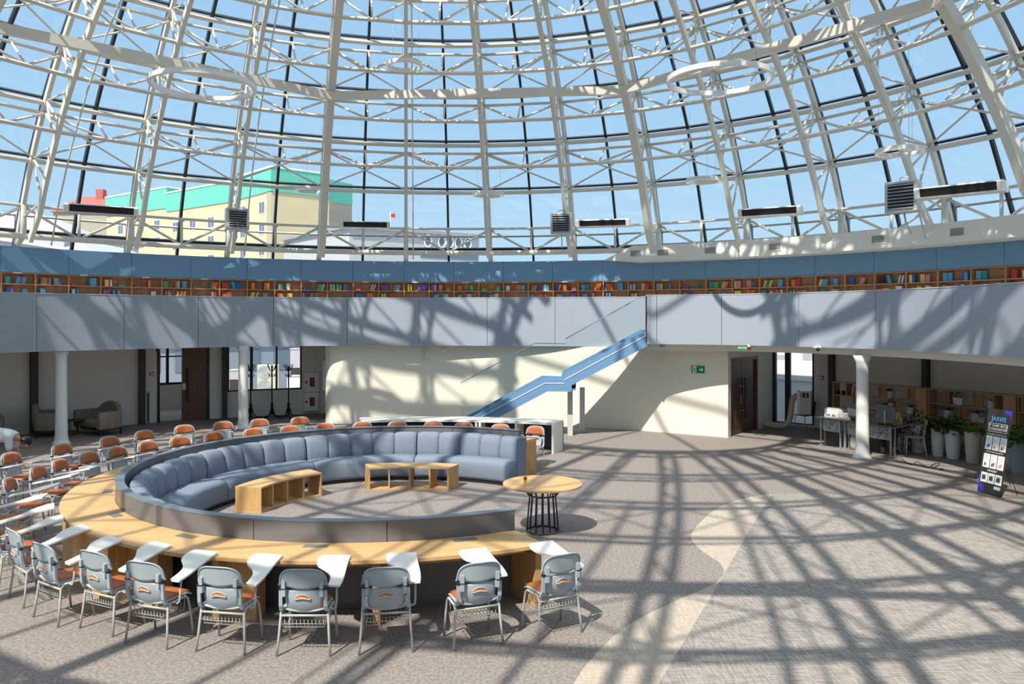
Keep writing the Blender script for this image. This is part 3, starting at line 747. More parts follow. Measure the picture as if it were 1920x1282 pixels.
def text(body, parent, size, loc, m, rot=(PI/2, 0, 0), align='CENTER', ext=0.001, name='lettering'):
    c = bpy.data.curves.new(name, 'FONT'); c.body = body; c.size = size; c.align_x = align; c.align_y = 'CENTER'; c.extrude = ext; c.materials.append(m)
    o = bpy.data.objects.new(name, c); COL.objects.link(o); bpy.context.view_layer.update()
    me = bpy.data.meshes.new_from_object(o.evaluated_get(bpy.context.evaluated_depsgraph_get())); bpy.data.objects.remove(o)
    if not me.materials: me.materials.append(m)
    o = bpy.data.objects.new(name, me); COL.objects.link(o); o.parent = parent; o.location = loc; o.rotation_euler = rot; return o
# illuminated exit box under the beam
bp = at(1393, 652, 20.95); bx_ = empty('exit_light', bp, -0.62); tag(bx_, 'small green lettered exit light hanging under the white beam above the door', 'exit light')
MB().box(-0.13, 0.12, -0.03, 0.03, -0.042, 0.042).build('housing', green_sign, bx_); MB().box(0.12, 0.20, -0.03, 0.03, -0.055, 0.03).build('sounder', mat('dark_red', (0.22, 0.012, 0.012), 0.4), bx_)
MB().box(0.12, 0.20, -0.02, 0.02, 0.03, 0.10).build('bracket', light_grey, bx_)
text('ВЫХОД', bx_, 0.062, (-0.005, -0.032, 0.0), sign_white)
# speaker, round detector, cameras
p, rz = drum_at(797); z = H-(661.5-Y0)*p.y/F
r = empty('wall_speaker', (p.x, p.y, z), rz); tag(r, 'white square wall speaker under the parapet, left of the round detector', 'speaker')
MB().box(-0.11, 0.11, -0.13, 0, -0.14, 0.14).build('cabinet', gloss_white, r, bevel=0.01); MB().box(-0.09, 0.07, -0.138, -0.131, -0.11, 0.11).build('grille', light_grey, r)
p, rz = drum_at(832); z = H-(657.5-Y0)*p.y/F
r = empty('round_detector', (p.x, p.y, z), rz); tag(r, 'round white wall detector just right of the square speaker', 'detector')
mb = MB(); mb.lathe([(0.0, 0), (0.1, 0), (0.1, 0.04), (0.06, 0.07)], 20); o = mb.build('housing', gloss_white, r); o.rotation_euler = (PI/2, 0, 0)
for nm_, px, y, d, lb in (('security_camera', 1533, 654.5, 19.55, 'small dome camera on the white beam above the tall window'), ('security_camera', 296, 656, 23.3, 'small dome camera under the parapet by the open doorway')):
    q = at(px, y, d); r = empty(nm_, q); tag(r, lb, 'camera')
    MB().ball((0, -0.02, 0), 0.05, 12, 8).build('dome', black_plastic, r); mb = MB(); mb.box(-0.07, 0.07, -0.03, 0.12, 0.03, 0.07); mb.build('mount', gloss_white, r)

# ------------------------------------------------------------------ stair
SA = Vector((1.62, 22.05)); sdir = Vector((1, 0.0)); SW = 1.15
def st(px):    # X on the near stringer plane for an image column
    return (px-960)/F*SA.y
def sz(y): return H-(y-Y0)*SA.y/F
stair = empty('staircase', (SA.x, SA.y, 0)); tag(stair, 'blue steel staircase with glass balustrade climbing to the balcony', 'staircase')
def sp_(px, y): return (st(px)-SA.x, sz(y))
flo0 = st(1019.5)-(sz(709.5)-0.0)/0.533
x_bt = st(1026)-(sz(734))/0.533*1.0
top_edge = [(flo0-SA.x+0.0, 0.0)]+[sp_(1019.5, 709.5), sp_(1057.5, 711), sp_(1060, 700), sp_(1213.5, 619), sp_(1237, 619)]
sil_lo = [sp_(1237, 641.6), sp_(1228, 641.6), sp_(1097, 709), sp_(1072, 722), sp_(1072, 734.2), sp_(1026, 733.8)]+[(x_bt-SA.x, 0.0)]
def stringer(y0, y1, name):
    poly = top_edge+sil_lo; n = len(poly)
    vs = [(x, y0, z) for x, z in poly]+[(x, y1, z) for x, z in poly]
    mb = MB(); mb.add(vs, [tuple(range(n)), tuple(range(n, 2*n))[::-1]]+[(i, n+i, n+(i+1) % n, (i+1) % n) for i in range(n)]); return mb.build(name, stair_blue, stair)
stringer(0, 0.05, 'stringer'); stringer(SW-0.05, SW, 'stringer')
# metal line (glass clamp) on the near stringer
mb = MB()
ln = [(flo0-SA.x+0.28, 0.02)]+[sp_(1021, 718.5), sp_(1057.5, 718.5)]; mb.sweep([(x, -0.006, z) for x, z in ln], [(0, 1, 0)]*3, 0.02, 0.012)
ln = [sp_(1058, 712), sp_(1215, 627)]; mb.sweep([(x, -0.006, z) for x, z in ln], [(0, 1, 0)]*2, 0.02, 0.012); mb.build('clamp_strip', gloss_white, stair)
# treads and soffit
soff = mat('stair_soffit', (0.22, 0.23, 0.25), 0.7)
mb = MB()
zl = sz(711); xl0 = st(1019.5)-SA.x; xl1 = st(1060)-SA.x; xu = st(1213.5)-SA.x; zu = 2.84
def sbot(x):
    pl = [sil_lo[6], sil_lo[5], sil_lo[4], sil_lo[2], sil_lo[1], sil_lo[0]]
    for a, b in zip(pl, pl[1:]):
        if a[0] <= x <= b[0] and b[0] > a[0]: return a[1]+(b[1]-a[1])*(x-a[0])/(b[0]-a[0])
    return pl[-1][1] if x > pl[-1][0] else 0.0
for xa, xb, nn in ((flo0-SA.x+0.25, xl0, 9), (xl1, xu, 9)):
    for i in range(nn):
        x0 = xa+(xb-xa)*i/nn; x1 = xa+(xb-xa)*(i+1)/nn; zt = sbot(x1)+0.0; zlo = max(0.01, sbot(x1)+0.01)
        mb.box(x0, x1+0.03, 0.05, SW-0.05, zlo, max(zlo+0.02, zt+0.10))
mb.build('treads', soff, stair)
mb = MB(); mb.box(xl0, xl1+0.3, 0.05, SW-0.05, sz(732), zl-0.1); mb.box(xu-0.05, st(1245)-SA.x, 0.05, SW+0.6, 2.70, 2.84); mb.build('landing', stair_blue, stair)
mb = MB()
for (a, b) in (((x_bt-SA.x+0.0, 0.01), sp_(1026, 733.8)), (sp_(1075, 721), sp_(1228, 641.6))):
    v8 = [(x, y, z+dz) for dz in (0.004, 0.05) for x, z in (a, b) for y in (0.04, SW-0.04)]; mb.add(v8, [(0, 1, 3, 2), (4, 6, 7, 5), (0, 4, 5, 1), (2, 3, 7, 6), (0, 2, 6, 4), (1, 5, 7, 3)])
mb.build('soffit', soff, stair)
mb = MB(); mb.box(xl1-0.5, xl1+0.19, 0.052, SW+0.1, sz(734)+0.002, sz(711)-0.06); mb.build('landing_beam', stair_blue, stair)
for (px, y) in ((0.02, 0.55), (0.42, 1.2)):
    MB().box(px-0.07, px+0.07, y-0.07, y+0.07, 0, sz(733)).build('post', light_grey, stair)
# glass and handrails
def glass_run(pts_low, pts_high, yy, name='glass_panel'):
    n = len(pts_low); vs = [(x, yy, z) for x, z in pts_low+pts_high[::-1]]+[(x, yy+0.014, z) for x, z in pts_low+pts_high[::-1]]; N = 2*n
    mb = MB(); mb.add(vs, [tuple(range(N)), tuple(range(N, 2*N))[::-1]]+[(i, N+i, N+(i+1) % N, (i+1) % N) for i in range(N)]); return mb.build(name, glass_rail, stair)
hr1 = [sp_(864, 718.6), sp_(1002.3, 644), sp_(1061, 644.7)]
hr2 = [sp_(1060, 636), sp_(1203, 556.3), sp_(1213.5, 556.3)]
def lerp_on(pl, x):
    for a, b in zip(pl, pl[1:]):
        if a[0] <= x <= b[0]: return a[1]+(b[1]-a[1])*(x-a[0])/(b[0]-a[0])
    return pl[-1][1] if x > pl[-1][0] else pl[0][1]
lowl = [top_edge[0], top_edge[1], top_edge[2]]; uppl = [top_edge[3], top_edge[4], top_edge[5]]
for yy in (0.02,):
    for (xa, xb, hr, lw) in ((864, 941, hr1, lowl), (942, 1019.5, hr1, lowl), (1020.5, 1060, hr1, lowl), (1060.5, 1136, hr2, uppl), (1137, 1175, hr2, uppl), (1176, 1213, hr2, uppl)):
        X0, X1 = st(xa)-SA.x, st(xb)-SA.x; xs = [X0]+sorted(x for x, _ in hr if X0 < x < X1)+[X1]
        glass_run([(x, lerp_on(lw, x)) for x in xs], [(x, lerp_on(hr, x)) for x in xs], yy)
    for hr in (hr1, hr2):
        mb = MB(); mb.sweep([(x, yy+0.007, z+0.01) for x, z in hr], [(0, 1, 0)]*3, 0.025, 0.05); mb.build('handrail', mat('rail_blue', (0.22, 0.27, 0.42), 0.4), stair)

# ------------------------------------------------------------------ the ring: partition, desk, sofas
CB = Vector((-2.0, 13.15))
RWL = 4.05
part_ = empty('ring_partition', (CB.x, CB.y, 0)); tag(part_, 'low dark grey curved partition ring between the sofas and the wooden desk', 'partition')
A0, A1 = -59.8, -302.8
npan = 11; da = (A1-A0)/npan
for i in range(npan):
    a = A0+da*i; mb = MB(); mb.arc((0, 0), RWL-0.10, RWL, a-0.06, a+da+0.06, 0, 0.985, 8); mb.build('panel', partition_mat, part_)
mb = MB(); mb.arc((0, 0), RWL-0.07, RWL-0.03, A0-0.1, A1+0.1, 0, 0.98, 90); mb.build('core', dark_inside, part_)
mb = MB(); mb.arc((0, 0), RWL-0.115, RWL+0.005, A0, A1, 0.985, 1.0, 90); mb.build('top_cap', mat('partition_top', (0.16, 0.19, 0.23), 0.3, spec=0.6), part_)
desk = empty('curved_desk', (CB.x, CB.y, 0)); tag(desk, 'long curved light oak desk wrapped around the grey partition ring', 'desk')
RD0, RD1 = RWL+0.005, 4.74
mb = MB(); mb.arc((0, 0), RD0, RD1, A0, A1, 0.712, 0.75, 100); mb.build('desktop', oak, desk)
mb = MB(); mb.arc((0, 0), 4.48, 4.52, A0-2, A1+2, 0.62, 0.711, 90); mb.build('apron', oak, desk)
def at_ang(px, r, z): # angle on the desk circle seen through column px (near side)
    best = None
    for k in range(-3600, 0):
        a = math.radians(k/10); q = CB+r*Vector((math.cos(a), math.sin(a)))
        e_ = abs(960+F*q.x/q.y-px)
        if q.y < CB.y+1 and (best is None or e_ < best[0]): best = (e_, k/10)
    return best[1]
for a in (A0-0.3, -83.2, -105.3, -124.8, -152.0, -176.0, -200.0, -224.0, -246.0, -268.0, -286.0, A1+0.3):
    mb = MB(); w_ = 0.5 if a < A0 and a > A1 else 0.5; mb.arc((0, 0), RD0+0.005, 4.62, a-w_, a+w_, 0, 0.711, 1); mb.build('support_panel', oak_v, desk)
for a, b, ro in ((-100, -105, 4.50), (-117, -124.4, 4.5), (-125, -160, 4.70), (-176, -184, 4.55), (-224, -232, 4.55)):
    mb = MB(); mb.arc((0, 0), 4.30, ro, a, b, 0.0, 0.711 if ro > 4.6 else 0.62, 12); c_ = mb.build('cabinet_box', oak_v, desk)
for px, y in ((871, 1011), (594, 1022), (357, 1003), (222, 964), (197, 921)):
    q = fl(px, y, 0.75); a = math.degrees(math.atan2(q.y-CB.y, q.x-CB.x)); mb = MB(); mb.arc((0, 0), 4.13, 4.25, a-1.9, a+1.9, 0.7502, 0.754, 2); mb.build('cable_hatch', hatch_mat, desk)

def sofa_module(a0, label):
    r = empty('curved_sofa', (CB.x, CB.y, 0), 0); tag(r, label, 'sofa', 'blue channelled sofa sections inside the ring')
    # seat
    prof = [(3.58, 0.07), (3.20, 0.07), (3.165, 0.12), (3.15, 0.30), (3.155, 0.40), (3.19, 0.45), (3.26, 0.475), (3.58, 0.48)]
    n = 14; g = 0.12; mb = MB(); vs = []
    for i in range(n+1):
        t = math.radians(a0+g+(36-2*g)*i/n)
        e_ = 0.02 if i in (0, n) else 0
        for q, z in prof: vs.append(((q+(e_ if q < 3.3 else 0))*math.cos(t), (q+(e_ if q < 3.3 else 0))*math.sin(t), z-e_))
    k = len(prof); fs = [(i*k+j, i*k+(j+1) % k, (i+1)*k+(j+1) % k, (i+1)*k+j) for i in range(n) for j in range(k)]+[tuple(range(k))[::-1], tuple(range(n*k, n*k+k))]
    mb.add(vs, fs, True); o = mb.build('seat', fabric, r); o.modifiers.new('b', 'BEVEL').width = 0.012
    for c in range(5):
        b0 = a0+g+c*7.15; b1 = b0+7.12
        def fn(u, v):
            # around the channel cross-section: v runs front bottom -> top -> back
            u = 0.5-0.5*math.cos(PI*u); t = math.radians(b0+(b1-b0)*u); bul = (1-(2*u-1)**6); bl = (1-(2*u-1)**2)
            path = [(3.60, 0.42), (3.585, 0.55), (3.60, 0.70), (3.63, 0.82), (3.68, 0.885), (3.76, 0.90), (3.86, 0.89), (3.90, 0.82), (3.90, 0.10)]
            x = v*(len(path)-1); i = min(int(x), len(path)-2); f = x-i; q = path[i][0]+(path[i+1][0]-path[i][0])*f; z = path[i][1]+(path[i+1][1]-path[i][1])*f
            infl = 0.014*bl+0.035*(1-(2*u-1)**10)-0.035
            if v < 0.55: q -= infl
            z2 = z+(infl*0.8 if 0.3 < v < 0.9 else 0)
            return (q*math.cos(t), q*math.sin(t), z2)
        mb = MB(); mb.grid(fn, 12, 16); mb.build('back_channel', fabric, r)
    mb = MB(); mb.arc((0, 0), 3.22, 3.88, a0+0.3, a0+35.7, 0.0, 0.07, 8); mb.build('plinth', black_plastic, r)
    if a0 == 54:
        mb = MB(); mb.arc((0, 0), 3.58, 3.9, a0-0.02, a0+0.15, 0.07, 0.88, 1); mb.build('end_panel', fabric, r)
    return r
sofa_module(54, 'blue channelled curved sofa section at the open right end of the ring')
sofa_module(90, 'blue channelled curved sofa section behind the rear oak shelf bench')
sofa_module(126, 'blue channelled curved sofa section behind the front oak shelf bench')
sofa_module(162, 'blue channelled curved sofa section at the far left, partly behind the partition')
sofa_module(198, 'blue channelled curved sofa section nearest the camera, mostly hidden by the partition')

def bench(a0, a1, label):
    r = empty('curved_bench', (CB.x, CB.y, 0)); tag(r, label, 'bench')
    mb = MB(); mb.arc((0, 0), 2.28, 2.76, a0, a1, 0.41, 0.44, 20); mb.build('top', oak, r)
    mb = MB(); mb.arc((0, 0), 2.28, 2.76, a0, a1, 0.0, 0.03, 20); mb.build('base_board', oak, r)
    n = 4
    for i in range(n+1):
        a = a0+(a1-a0)*i/n; w_ = 0.36; s_ = w_ if i == 0 else (-w_ if i == n else 0)
        mb = MB(); mb.arc((0, 0), 2.285, 2.755, a+s_-w_, a+s_+w_, 0.03, 0.41, 1); mb.build('divider', oak_v, r)
bench(132, 170, 'curved oak shelf bench nearer the camera, at left inside the sofa ring')
bench(69.8, 109, 'curved oak shelf bench further back, in the middle of the sofa ring')

# round table
tp = fl(1018.5, 994.5); tp = Vector((0.475, 12.43))
rt = empty('round_table', (tp.x, tp.y, 0)); tag(rt, 'round oak table on a black wire cage base at the ring opening', 'table')
mb = MB(); mb.lathe([(0.0, 0.715), (0.61, 0.715), (0.617, 0.72), (0.617, 0.745), (0.61, 0.75), (0, 0.75)], 64, smooth=False); mb.build('tabletop', oak, rt)
mb = MB(); mb.tube([(0.255*math.cos(2*PI*k/40), 0.255*math.sin(2*PI*k/40), 0.014) for k in range(40)], 0.014, 8, closed=True); mb.build('base_ring', black_metal, rt)
mb = MB(); mb.tube([(0.20*math.cos(2*PI*k/40), 0.20*math.sin(2*PI*k/40), 0.56) for k in range(40)], 0.012, 8, closed=True); mb.build('neck_ring', black_metal, rt)
for k in range(14):
    a = 2*PI*(k+0.5)/14; cx, sx = math.cos(a), math.sin(a)
    mb = MB(); mb.tube([(0.25*cx, 0.25*sx, 0.02), (0.205*cx, 0.205*sx, 0.55), (0.34*cx, 0.34*sx, 0.712)], 0.011, 8); mb.build('rod', black_metal, rt)
q = fl(985, 911, 0.75)
cdt = empty('card_stand', (q.x, q.y, 0.7505), -0.15); tag(cdt, 'small yellow and orange card stand on the round table', 'card')
MB().box(-0.025, 0.025, -0.012, 0.012, 0, 0.09).build('lower_card', mat('card_yellow', (0.8, 0.62, 0.15), 0.5), cdt)
MB().box(-0.027, 0.027, -0.010, 0.010, 0.09, 0.145).build('upper_card', mat('card_orange', (0.8, 0.38, 0.03), 0.5), cdt)
mb = MB(); mb.box(-0.012, 0.012, -0.0125, -0.0105, 0.1, 0.13); mb.build('printed_mark', dark_steel, cdt)

# white curved counter behind
ct = empty('white_counter', (CB.x, CB.y, 0)); tag(ct, 'long white curved counter with open bays behind the ring', 'counter')
ca0, ca1 = 64.5, 104.5; cr0, cr1 = 7.0, 7.65
import_top = mat('counter_white', (0.78, 0.78, 0.72), 0.4)
mb = MB(); mb.arc((0, 0), cr0, cr1, ca0, ca1, 0.70, 0.755, 24); mb.build('top', import_top, ct)
mb = MB(); mb.arc((0, 0), cr1-0.04, cr1, ca0, ca1, 0.0, 0.70, 24); mb.build('back_panel', dark_inside, ct)
for a in (64.75, 72.6, 80.2, 81.0, 89.9, 90.6, 97.4, 104.25):
    mb = MB(); mb.arc((0, 0), cr0, cr1-0.04, a-0.22, a+0.22, 0.0, 0.70, 1); mb.build('side_panel', import_top, ct)

# ------------------------------------------------------------------ tablet-arm chair
chair = empty('tablet_chair', (0, 0, 0))
def cparts():
    # legs
    for sx in (-1, 1):
        MB().tube([(sx*0.262, -0.20, 0), (sx*0.245, -0.175, 0.20), (sx*0.232, -0.155, 0.395), (sx*0.232, -0.12, 0.43)], 0.0125, 8).build('rear_leg', leg_paint, chair)
        MB().tube([(sx*0.245, 0.20, 0), (sx*0.235, 0.17, 0.25), (sx*0.228, 0.14, 0.40), (sx*0.228, 0.10, 0.432), (sx*0.232, -0.12, 0.432)], 0.0125, 8).build('front_leg', leg_paint, chair)
    mb = MB(); mb.tube([(-0.232, -0.155, 0.385), (0.232, -0.155, 0.385)], 0.012, 8); mb.tube([(-0.228, 0.1, 0.425), (0.228, 0.1, 0.425)], 0.010, 8); mb.build('frame', leg_paint, chair)
    # seat shell
    def seat(u, v):
        a = 2*u-1; wd = 0.225-0.02*v; x = a*wd*(1-0.06*(abs(2*v-1)**6)); y = -0.17+0.41*v
        z = 0.452-0.012*(1-a*a)-(0.03*max(0, v-0.8)/0.2)**1 + 0.02*abs(a)**3*(1-v)
        return (x, y, z)
    MB().grid(seat, 10, 10, -0.018, (0, 0, 1)).build('seat', seat_plastic, chair)
    def cush(u, v):
        a = 2*u-1; b = 2*v-1; m = (1-abs(a)**5)*(1-abs(b)**5); return (a*0.195*(1-0.08*b*b), 0.04+b*0.185, 0.455+0.028*m**0.5)
    MB().grid(cush, 12, 10, -0.012, (0, 0, 1)).build('seat_cushion', leather, chair)
    # lower back shell: bucket with wavy top
    def low(u, v):
        a = 2*u-1; z = 0.415+0.24*v; hw = 0.185*(1-0.28*(1-v)**3.5); 
        z += 0.012*math.cos(a*PI)*v; y = -0.235+0.055*a*a*(0.6+0.4*v)+0.075*(1-v)**2.5
        return (a*hw, y, z)
    MB().grid(low, 14, 12, 0.014, (0, 1, 0)).build('lower_shell', seat_plastic, chair)
    # handle slot
    mb = MB(); n = 14
    pts = [(0.078*math.copysign(abs(math.cos(t))**0.7, math.cos(t)), 0.019*math.copysign(abs(math.sin(t))**0.7, math.sin(t))) for t in [2*PI*k/20 for k in range(20)]]
    rimp = [(x, -0.241+0.055*(x/0.185)**2, 0.585+z+0.022*(1-(x/0.075)**2)-0.008) for x, z in pts]
    mb.tube(rimp, 0.0042, 6, closed=True); mb.build('handle_rim', light_grey, chair)
    mb = MB(); cpt = [(x*0.95, y-0.001, z) for x, y, z in rimp]; mb.add(cpt, [tuple(range(20))]); mb.build('handle_slot', mat('slot_tan', (0.50, 0.20, 0.07), 0.6), chair)
    # side posts + black joints
    for sx in (-1, 1):
        mb = MB(); mb.sweep([(sx*0.222, -0.12, 0.43), (sx*0.222, -0.18, 0.45), (sx*0.219, -0.205, 0.50), (sx*0.217, -0.215, 0.665)], [(0, 1, 0.6), (0, 1, 0.4), (0, 1, 0), (0, 1, 0)], 0.034, 0.022); mb.build('side_post', seat_plastic, chair)
        MB().box(sx*0.216-0.022, sx*0.216+0.022, -0.232, -0.200, 0.663, 0.680).build('joint', black_plastic, chair)
        MB().box(sx*0.185-0.018, sx*0.185+0.018, -0.253, -0.212, 0.68, 0.755).build('clamp', seat_plastic, chair); MB().box(sx*0.185-0.018, sx*0.185+0.018, -0.248, -0.205, 0.60, 0.66).build('clamp', seat_plastic, chair)
    # upper back shell
    def up(u, v, f=1.0, dz=0.0):
        a = 2*u-1; top = 0.30+0.70*(1-min(1.0, abs(a))**3.4)**(1/2.4); z = 0.68+0.195*v*top-0.014*math.cos(a*PI)*(1-v)**2
        return (a*(0.238-0.012*v)*f, -0.245-0.035*v*top+0.05*a*a, z+dz)
    MB().grid(lambda u, v: up(0.5-0.5*math.cos(PI*u), v), 22, 8, 0.016, (0, 1, 0)).build('upper_shell', seat_plastic, chair)
    mb = MB()
    rim = [up(0, 0.0)]+[up(0, v/8) for v in range(1, 8)]+[up(0.5-0.5*math.cos(PI*u/20), 1) for u in range(0, 21)]+[up(1, 1-v/8) for v in range(1, 9)]
    mb.tube([(x, y-0.004, z) for x, y, z in rim], 0.008, 6); mb.build('shell_rim', seat_plastic, chair)
    def cu(u, v):
        x, y, z = up(u, v, 0.9); a = 2*u-1; b = 2*v-1; m = max(0.0, (1-abs(a)**6)*(1-abs(b)**6)); return (x, y+0.016+0.03*m**0.5, 0.772+(z-0.772)*0.93+0.006)
    MB().grid(cu, 14, 10, -0.01, (0, 1, 0)).build('backrest_cushion', leather, chair)
    # tablet
    out = [(.22, -.10), (.235, -.115), (.325, -.115), (.34, -.10), (.345, .05), (.325, .28), (.315, .47), (.30, .495), (.05, .50), (.015, .485), (-.01, .44), (-.005, .35), (.03, .27), (.12, .19), (.19, .10), (.215, .0)]
    P = smooth_line([Vector(p) for p in out]+[Vector(out[0])], 2)[:-1]
    MB().prism([tuple(p) for p in P], -0.010, 0.010, zf=lambda x, y: 0.665+(y+0.1)*0.19).build('writing_tablet', tablet_mat, chair)
    MB().tube([(0.232, -0.06, 0.432), (0.262, -0.06, 0.415), (0.285, -0.055, 0.43), (0.29, -0.05, 0.47), (0.29, -0.03, 0.66)], 0.011, 8).build('tablet_support', leg_paint, chair)
    # wire basket
    mb = MB(); nw = 11
    for k in range(nw):
        x = -0.19+0.38*k/(nw-1); mb.tube([(x, -0.17, 0.345), (x, -0.165, 0.28), (x, 0.12, 0.27), (x, 0.13, 0.36)], 0.0028, 4)
    for y in (-0.165, -0.07, 0.03, 0.12): mb.tube([(-0.2, y, 0.277), (0.2, y, 0.277)], 0.003, 4)
    mb.tube([(-0.2, -0.17, 0.31), (0.2, -0.17, 0.31)], 0.003, 4)
    for sx in (-1, 1):
        for y in (-0.13, 0.11): mb.tube([(sx*0.2, y, 0.277), (sx*0.215, y, 0.43)], 0.004, 4)
    mb.build('wire_basket', wire_mat, chair)
cparts()
first = [True]
def place_chair(ang, r, label, group, jit=0.0):
    a = math.radians(ang); p = CB+r*Vector((math.cos(a), math.sin(a)))
    c = chair if first[0] else copy_tree(chair); first[0] = False
    c.location = (p.x, p.y, 0.004 if False else 0.0); c.rotation_euler.z = math.radians(ang+90+jit)
    tag(c, label, 'chair', group)
random.seed(3)
G1, G2 = 'tablet-arm chairs pushed up to the curved desk', 'tablet-arm chairs in the outer row behind the desk'
inner = [(-62.7, 5.26, 1), (-72.1, 5.19, 3), (-81.8, 5.13, 0), (-90.4, 5.14, 0), (-99.4, 5.14, -1), (-108.3, 5.17, 0), (-116.6, 5.10, 0), (-124.6, 5.21, 1), (-134.2, 5.19, 2), (-143.0, 5.25, -2), (-152, 5.3, 3), (-161.5, 5.45, -3), (-170.0, 5.5, 2),
         (-179.6, 5.55, 0), (-186.3, 5.6, 4), (-193.2, 5.6, -3), (-200.0, 5.6, 2), (-207.0, 5.62, 0), (-214.0, 5.6, -3), (-222.0, 5.65, 0), (-230.5, 5.6, 2), (-238.5, 5.55, 0), (-246.5, 5.6, 0), (-255.0, 5.55, 2), (-263.0, 5.5, 0), (-271.5, 5.45, 0), (-279.0, 5.35, 0), (-288.5, 5.25, 0), (-297.4, 5.25, -3)]
for i, (a, r, j) in enumerate(inner):
    lab = f'grey tablet-arm chair with tan pads, {ORD[i]} along the desk from its near end' if i < 20 else f'grey tablet-arm chair with tan pads, {ORD[len(inner)-1-i]} from the far desk end' 
    place_chair(a, r, lab, G1, j)
outer = [(177.5, 7.2), (169.6, 7.0), (161.2, 6.9), (152.4, 6.9), (145.0, 7.1), (137.4, 7.25), (130.4, 7.25), (123.6, 7.2), (116.3, 7.1)]
for i, (a, r) in enumerate(outer):
    place_chair(a, r-0.05, f'grey tablet-arm chair, {ORD[i]} of the outer row counted from the camera side', G2, random.uniform(-5, 5))
place_chair(187.0, 6.75, 'grey tablet-arm chair at the left picture edge, nearest of the outer row', G2, 4)

# ------------------------------------------------------------------ coat racks
def coat_rack(x, y, lab):
    q = fl(x, y); r = empty('coat_rack', (q.x, q.y, 0), random.uniform(0, 1)); tag(r, lab, 'coat rack', 'black coat racks by the left window')
    MB().tube([(0, 0, 0.12), (0, 0, 1.72)], 0.022, 10).build('pole', black_plastic, r); MB().tube([(0, 0, 0.1), (0, 0, 0.5)], 0.045, 10).build('hub', black_plastic, r)
    for k in range(4):
        a = k*PI/2; c, s = math.cos(a), math.sin(a)
        MB().tube([(0.03*c, 0.03*s, 0.35), (0.10*c, 0.10*s, 0.10), (0.22*c, 0.22*s, 0.035), (0.36*c, 0.36*s, 0.02)], 0.022, 8).build('foot', black_plastic, r)
    for k in range(6):
        a = k*PI/3; c, s = math.cos(a), math.sin(a)
        MB().tube([(0, 0, 1.55), (0.08*c, 0.08*s, 1.6), (0.13*c, 0.13*s, 1.7), (0.16*c, 0.16*s, 1.78)], 0.012, 6).build('hook', black_plastic, r)
        MB().tube([(0, 0, 1.38), (0.09*c, 0.09*s, 1.38), (0.12*c, 0.12*s, 1.46)], 0.010, 6).build('lower_hook', black_plastic, r)
coat_rack(470, 784, 'black coat rack just right of the white column'); coat_rack(510, 783, 'black coat rack in the middle, in front of the outdoor unit'); coat_rack(541, 783, 'black coat rack nearest the fire cabinets')

# ------------------------------------------------------------------ armchairs at left
def armchair(x, y, rz, lab, wd=1.28):
    r = empty('armchair', (x, y, 0), rz); tag(r, lab, 'armchair', 'taupe leather lounge armchairs under the left balcony')
    D = 0.74; hw = wd/2
    mb = MB(); mb.box(-hw+0.1, hw-0.1, -0.02, D-0.18, 0.22, 0.43); mb.build('seat', taupe, r, bevel=0.05)
    def shell(u, v):  # outer wrap: u from left arm front round the back to right arm front, v bottom->top
        L_ = [(-hw, 0.0), (-hw, D*0.55), (-hw+0.08, D-0.06), (-hw+0.25, D), (0, D+0.02), (hw-0.25, D), (hw-0.08, D-0.06), (hw, D*0.55), (hw, 0.0)]
        t = u*8; i = min(int(t), 7); f = t-i; x_, y_ = L_[i][0]+(L_[i+1][0]-L_[i][0])*f, L_[i][1]+(L_[i+1][1]-L_[i][1])*f
        k = max(0.0, 1-abs(2*u-1)*1.55); k = k*k*(3-2*k); top = 0.66+0.24*k
        bow = 0.03*math.sin(PI*v); c0 = Vector((x_, y_-D*0.3)).normalized() if (abs(x_)+abs(y_)) else Vector((0, 1))
        return (x_+c0.x*(bow+0.03*v*v), y_+c0.y*(bow+0.03*v*v), 0.2+(top-0.2)*v)
    def inner_(u, v):
        x_, y_, z_ = shell(u, v); cx, cy_ = 0, 0.2; d = Vector((x_-cx, y_-cy_)); s_ = max(0.0, (d.length-0.13)/d.length)
        if u < 0.06 or u > 0.94: return (x_-math.copysign(0.12, x_), y_+0.005, z_-0.01)
        return (cx+d.x*s_+0.004*math.sin(u*160), cy_+d.y*s_+0.004*math.sin(u*160), z_-0.01)
    mb = MB(); mb.grid(shell, 48, 8); mb.grid(lambda u, v: inner_(u, v), 48, 8)
    mb.grid(lambda u, v: tuple(Vector(shell(u, 1))*(1-v)+Vector(inner_(u, 1))*v+Vector((0, 0, 0.03*math.sin(PI*v)))), 48, 4)
    for uu in (0, 1): mb.grid(lambda u, v, uu=uu: tuple(Vector(shell(uu, v))*(1-u)+Vector(inner_(uu, v))*u), 2, 6)
    mb.build('wrap_back', taupe, r)
    mb = MB(); mb.box(-hw+0.03, hw-0.03, 0.03, D-0.03, 0.165, 0.205); mb.build('base_frame', black_plastic, r)
    for sx in (-1, 1):
        for y_ in (0.06, D-0.07): MB().box(sx*(hw-0.07)-0.02, sx*(hw-0.07)+0.02, y_-0.02, y_+0.02, 0, 0.17).build('leg', black_plastic, r)
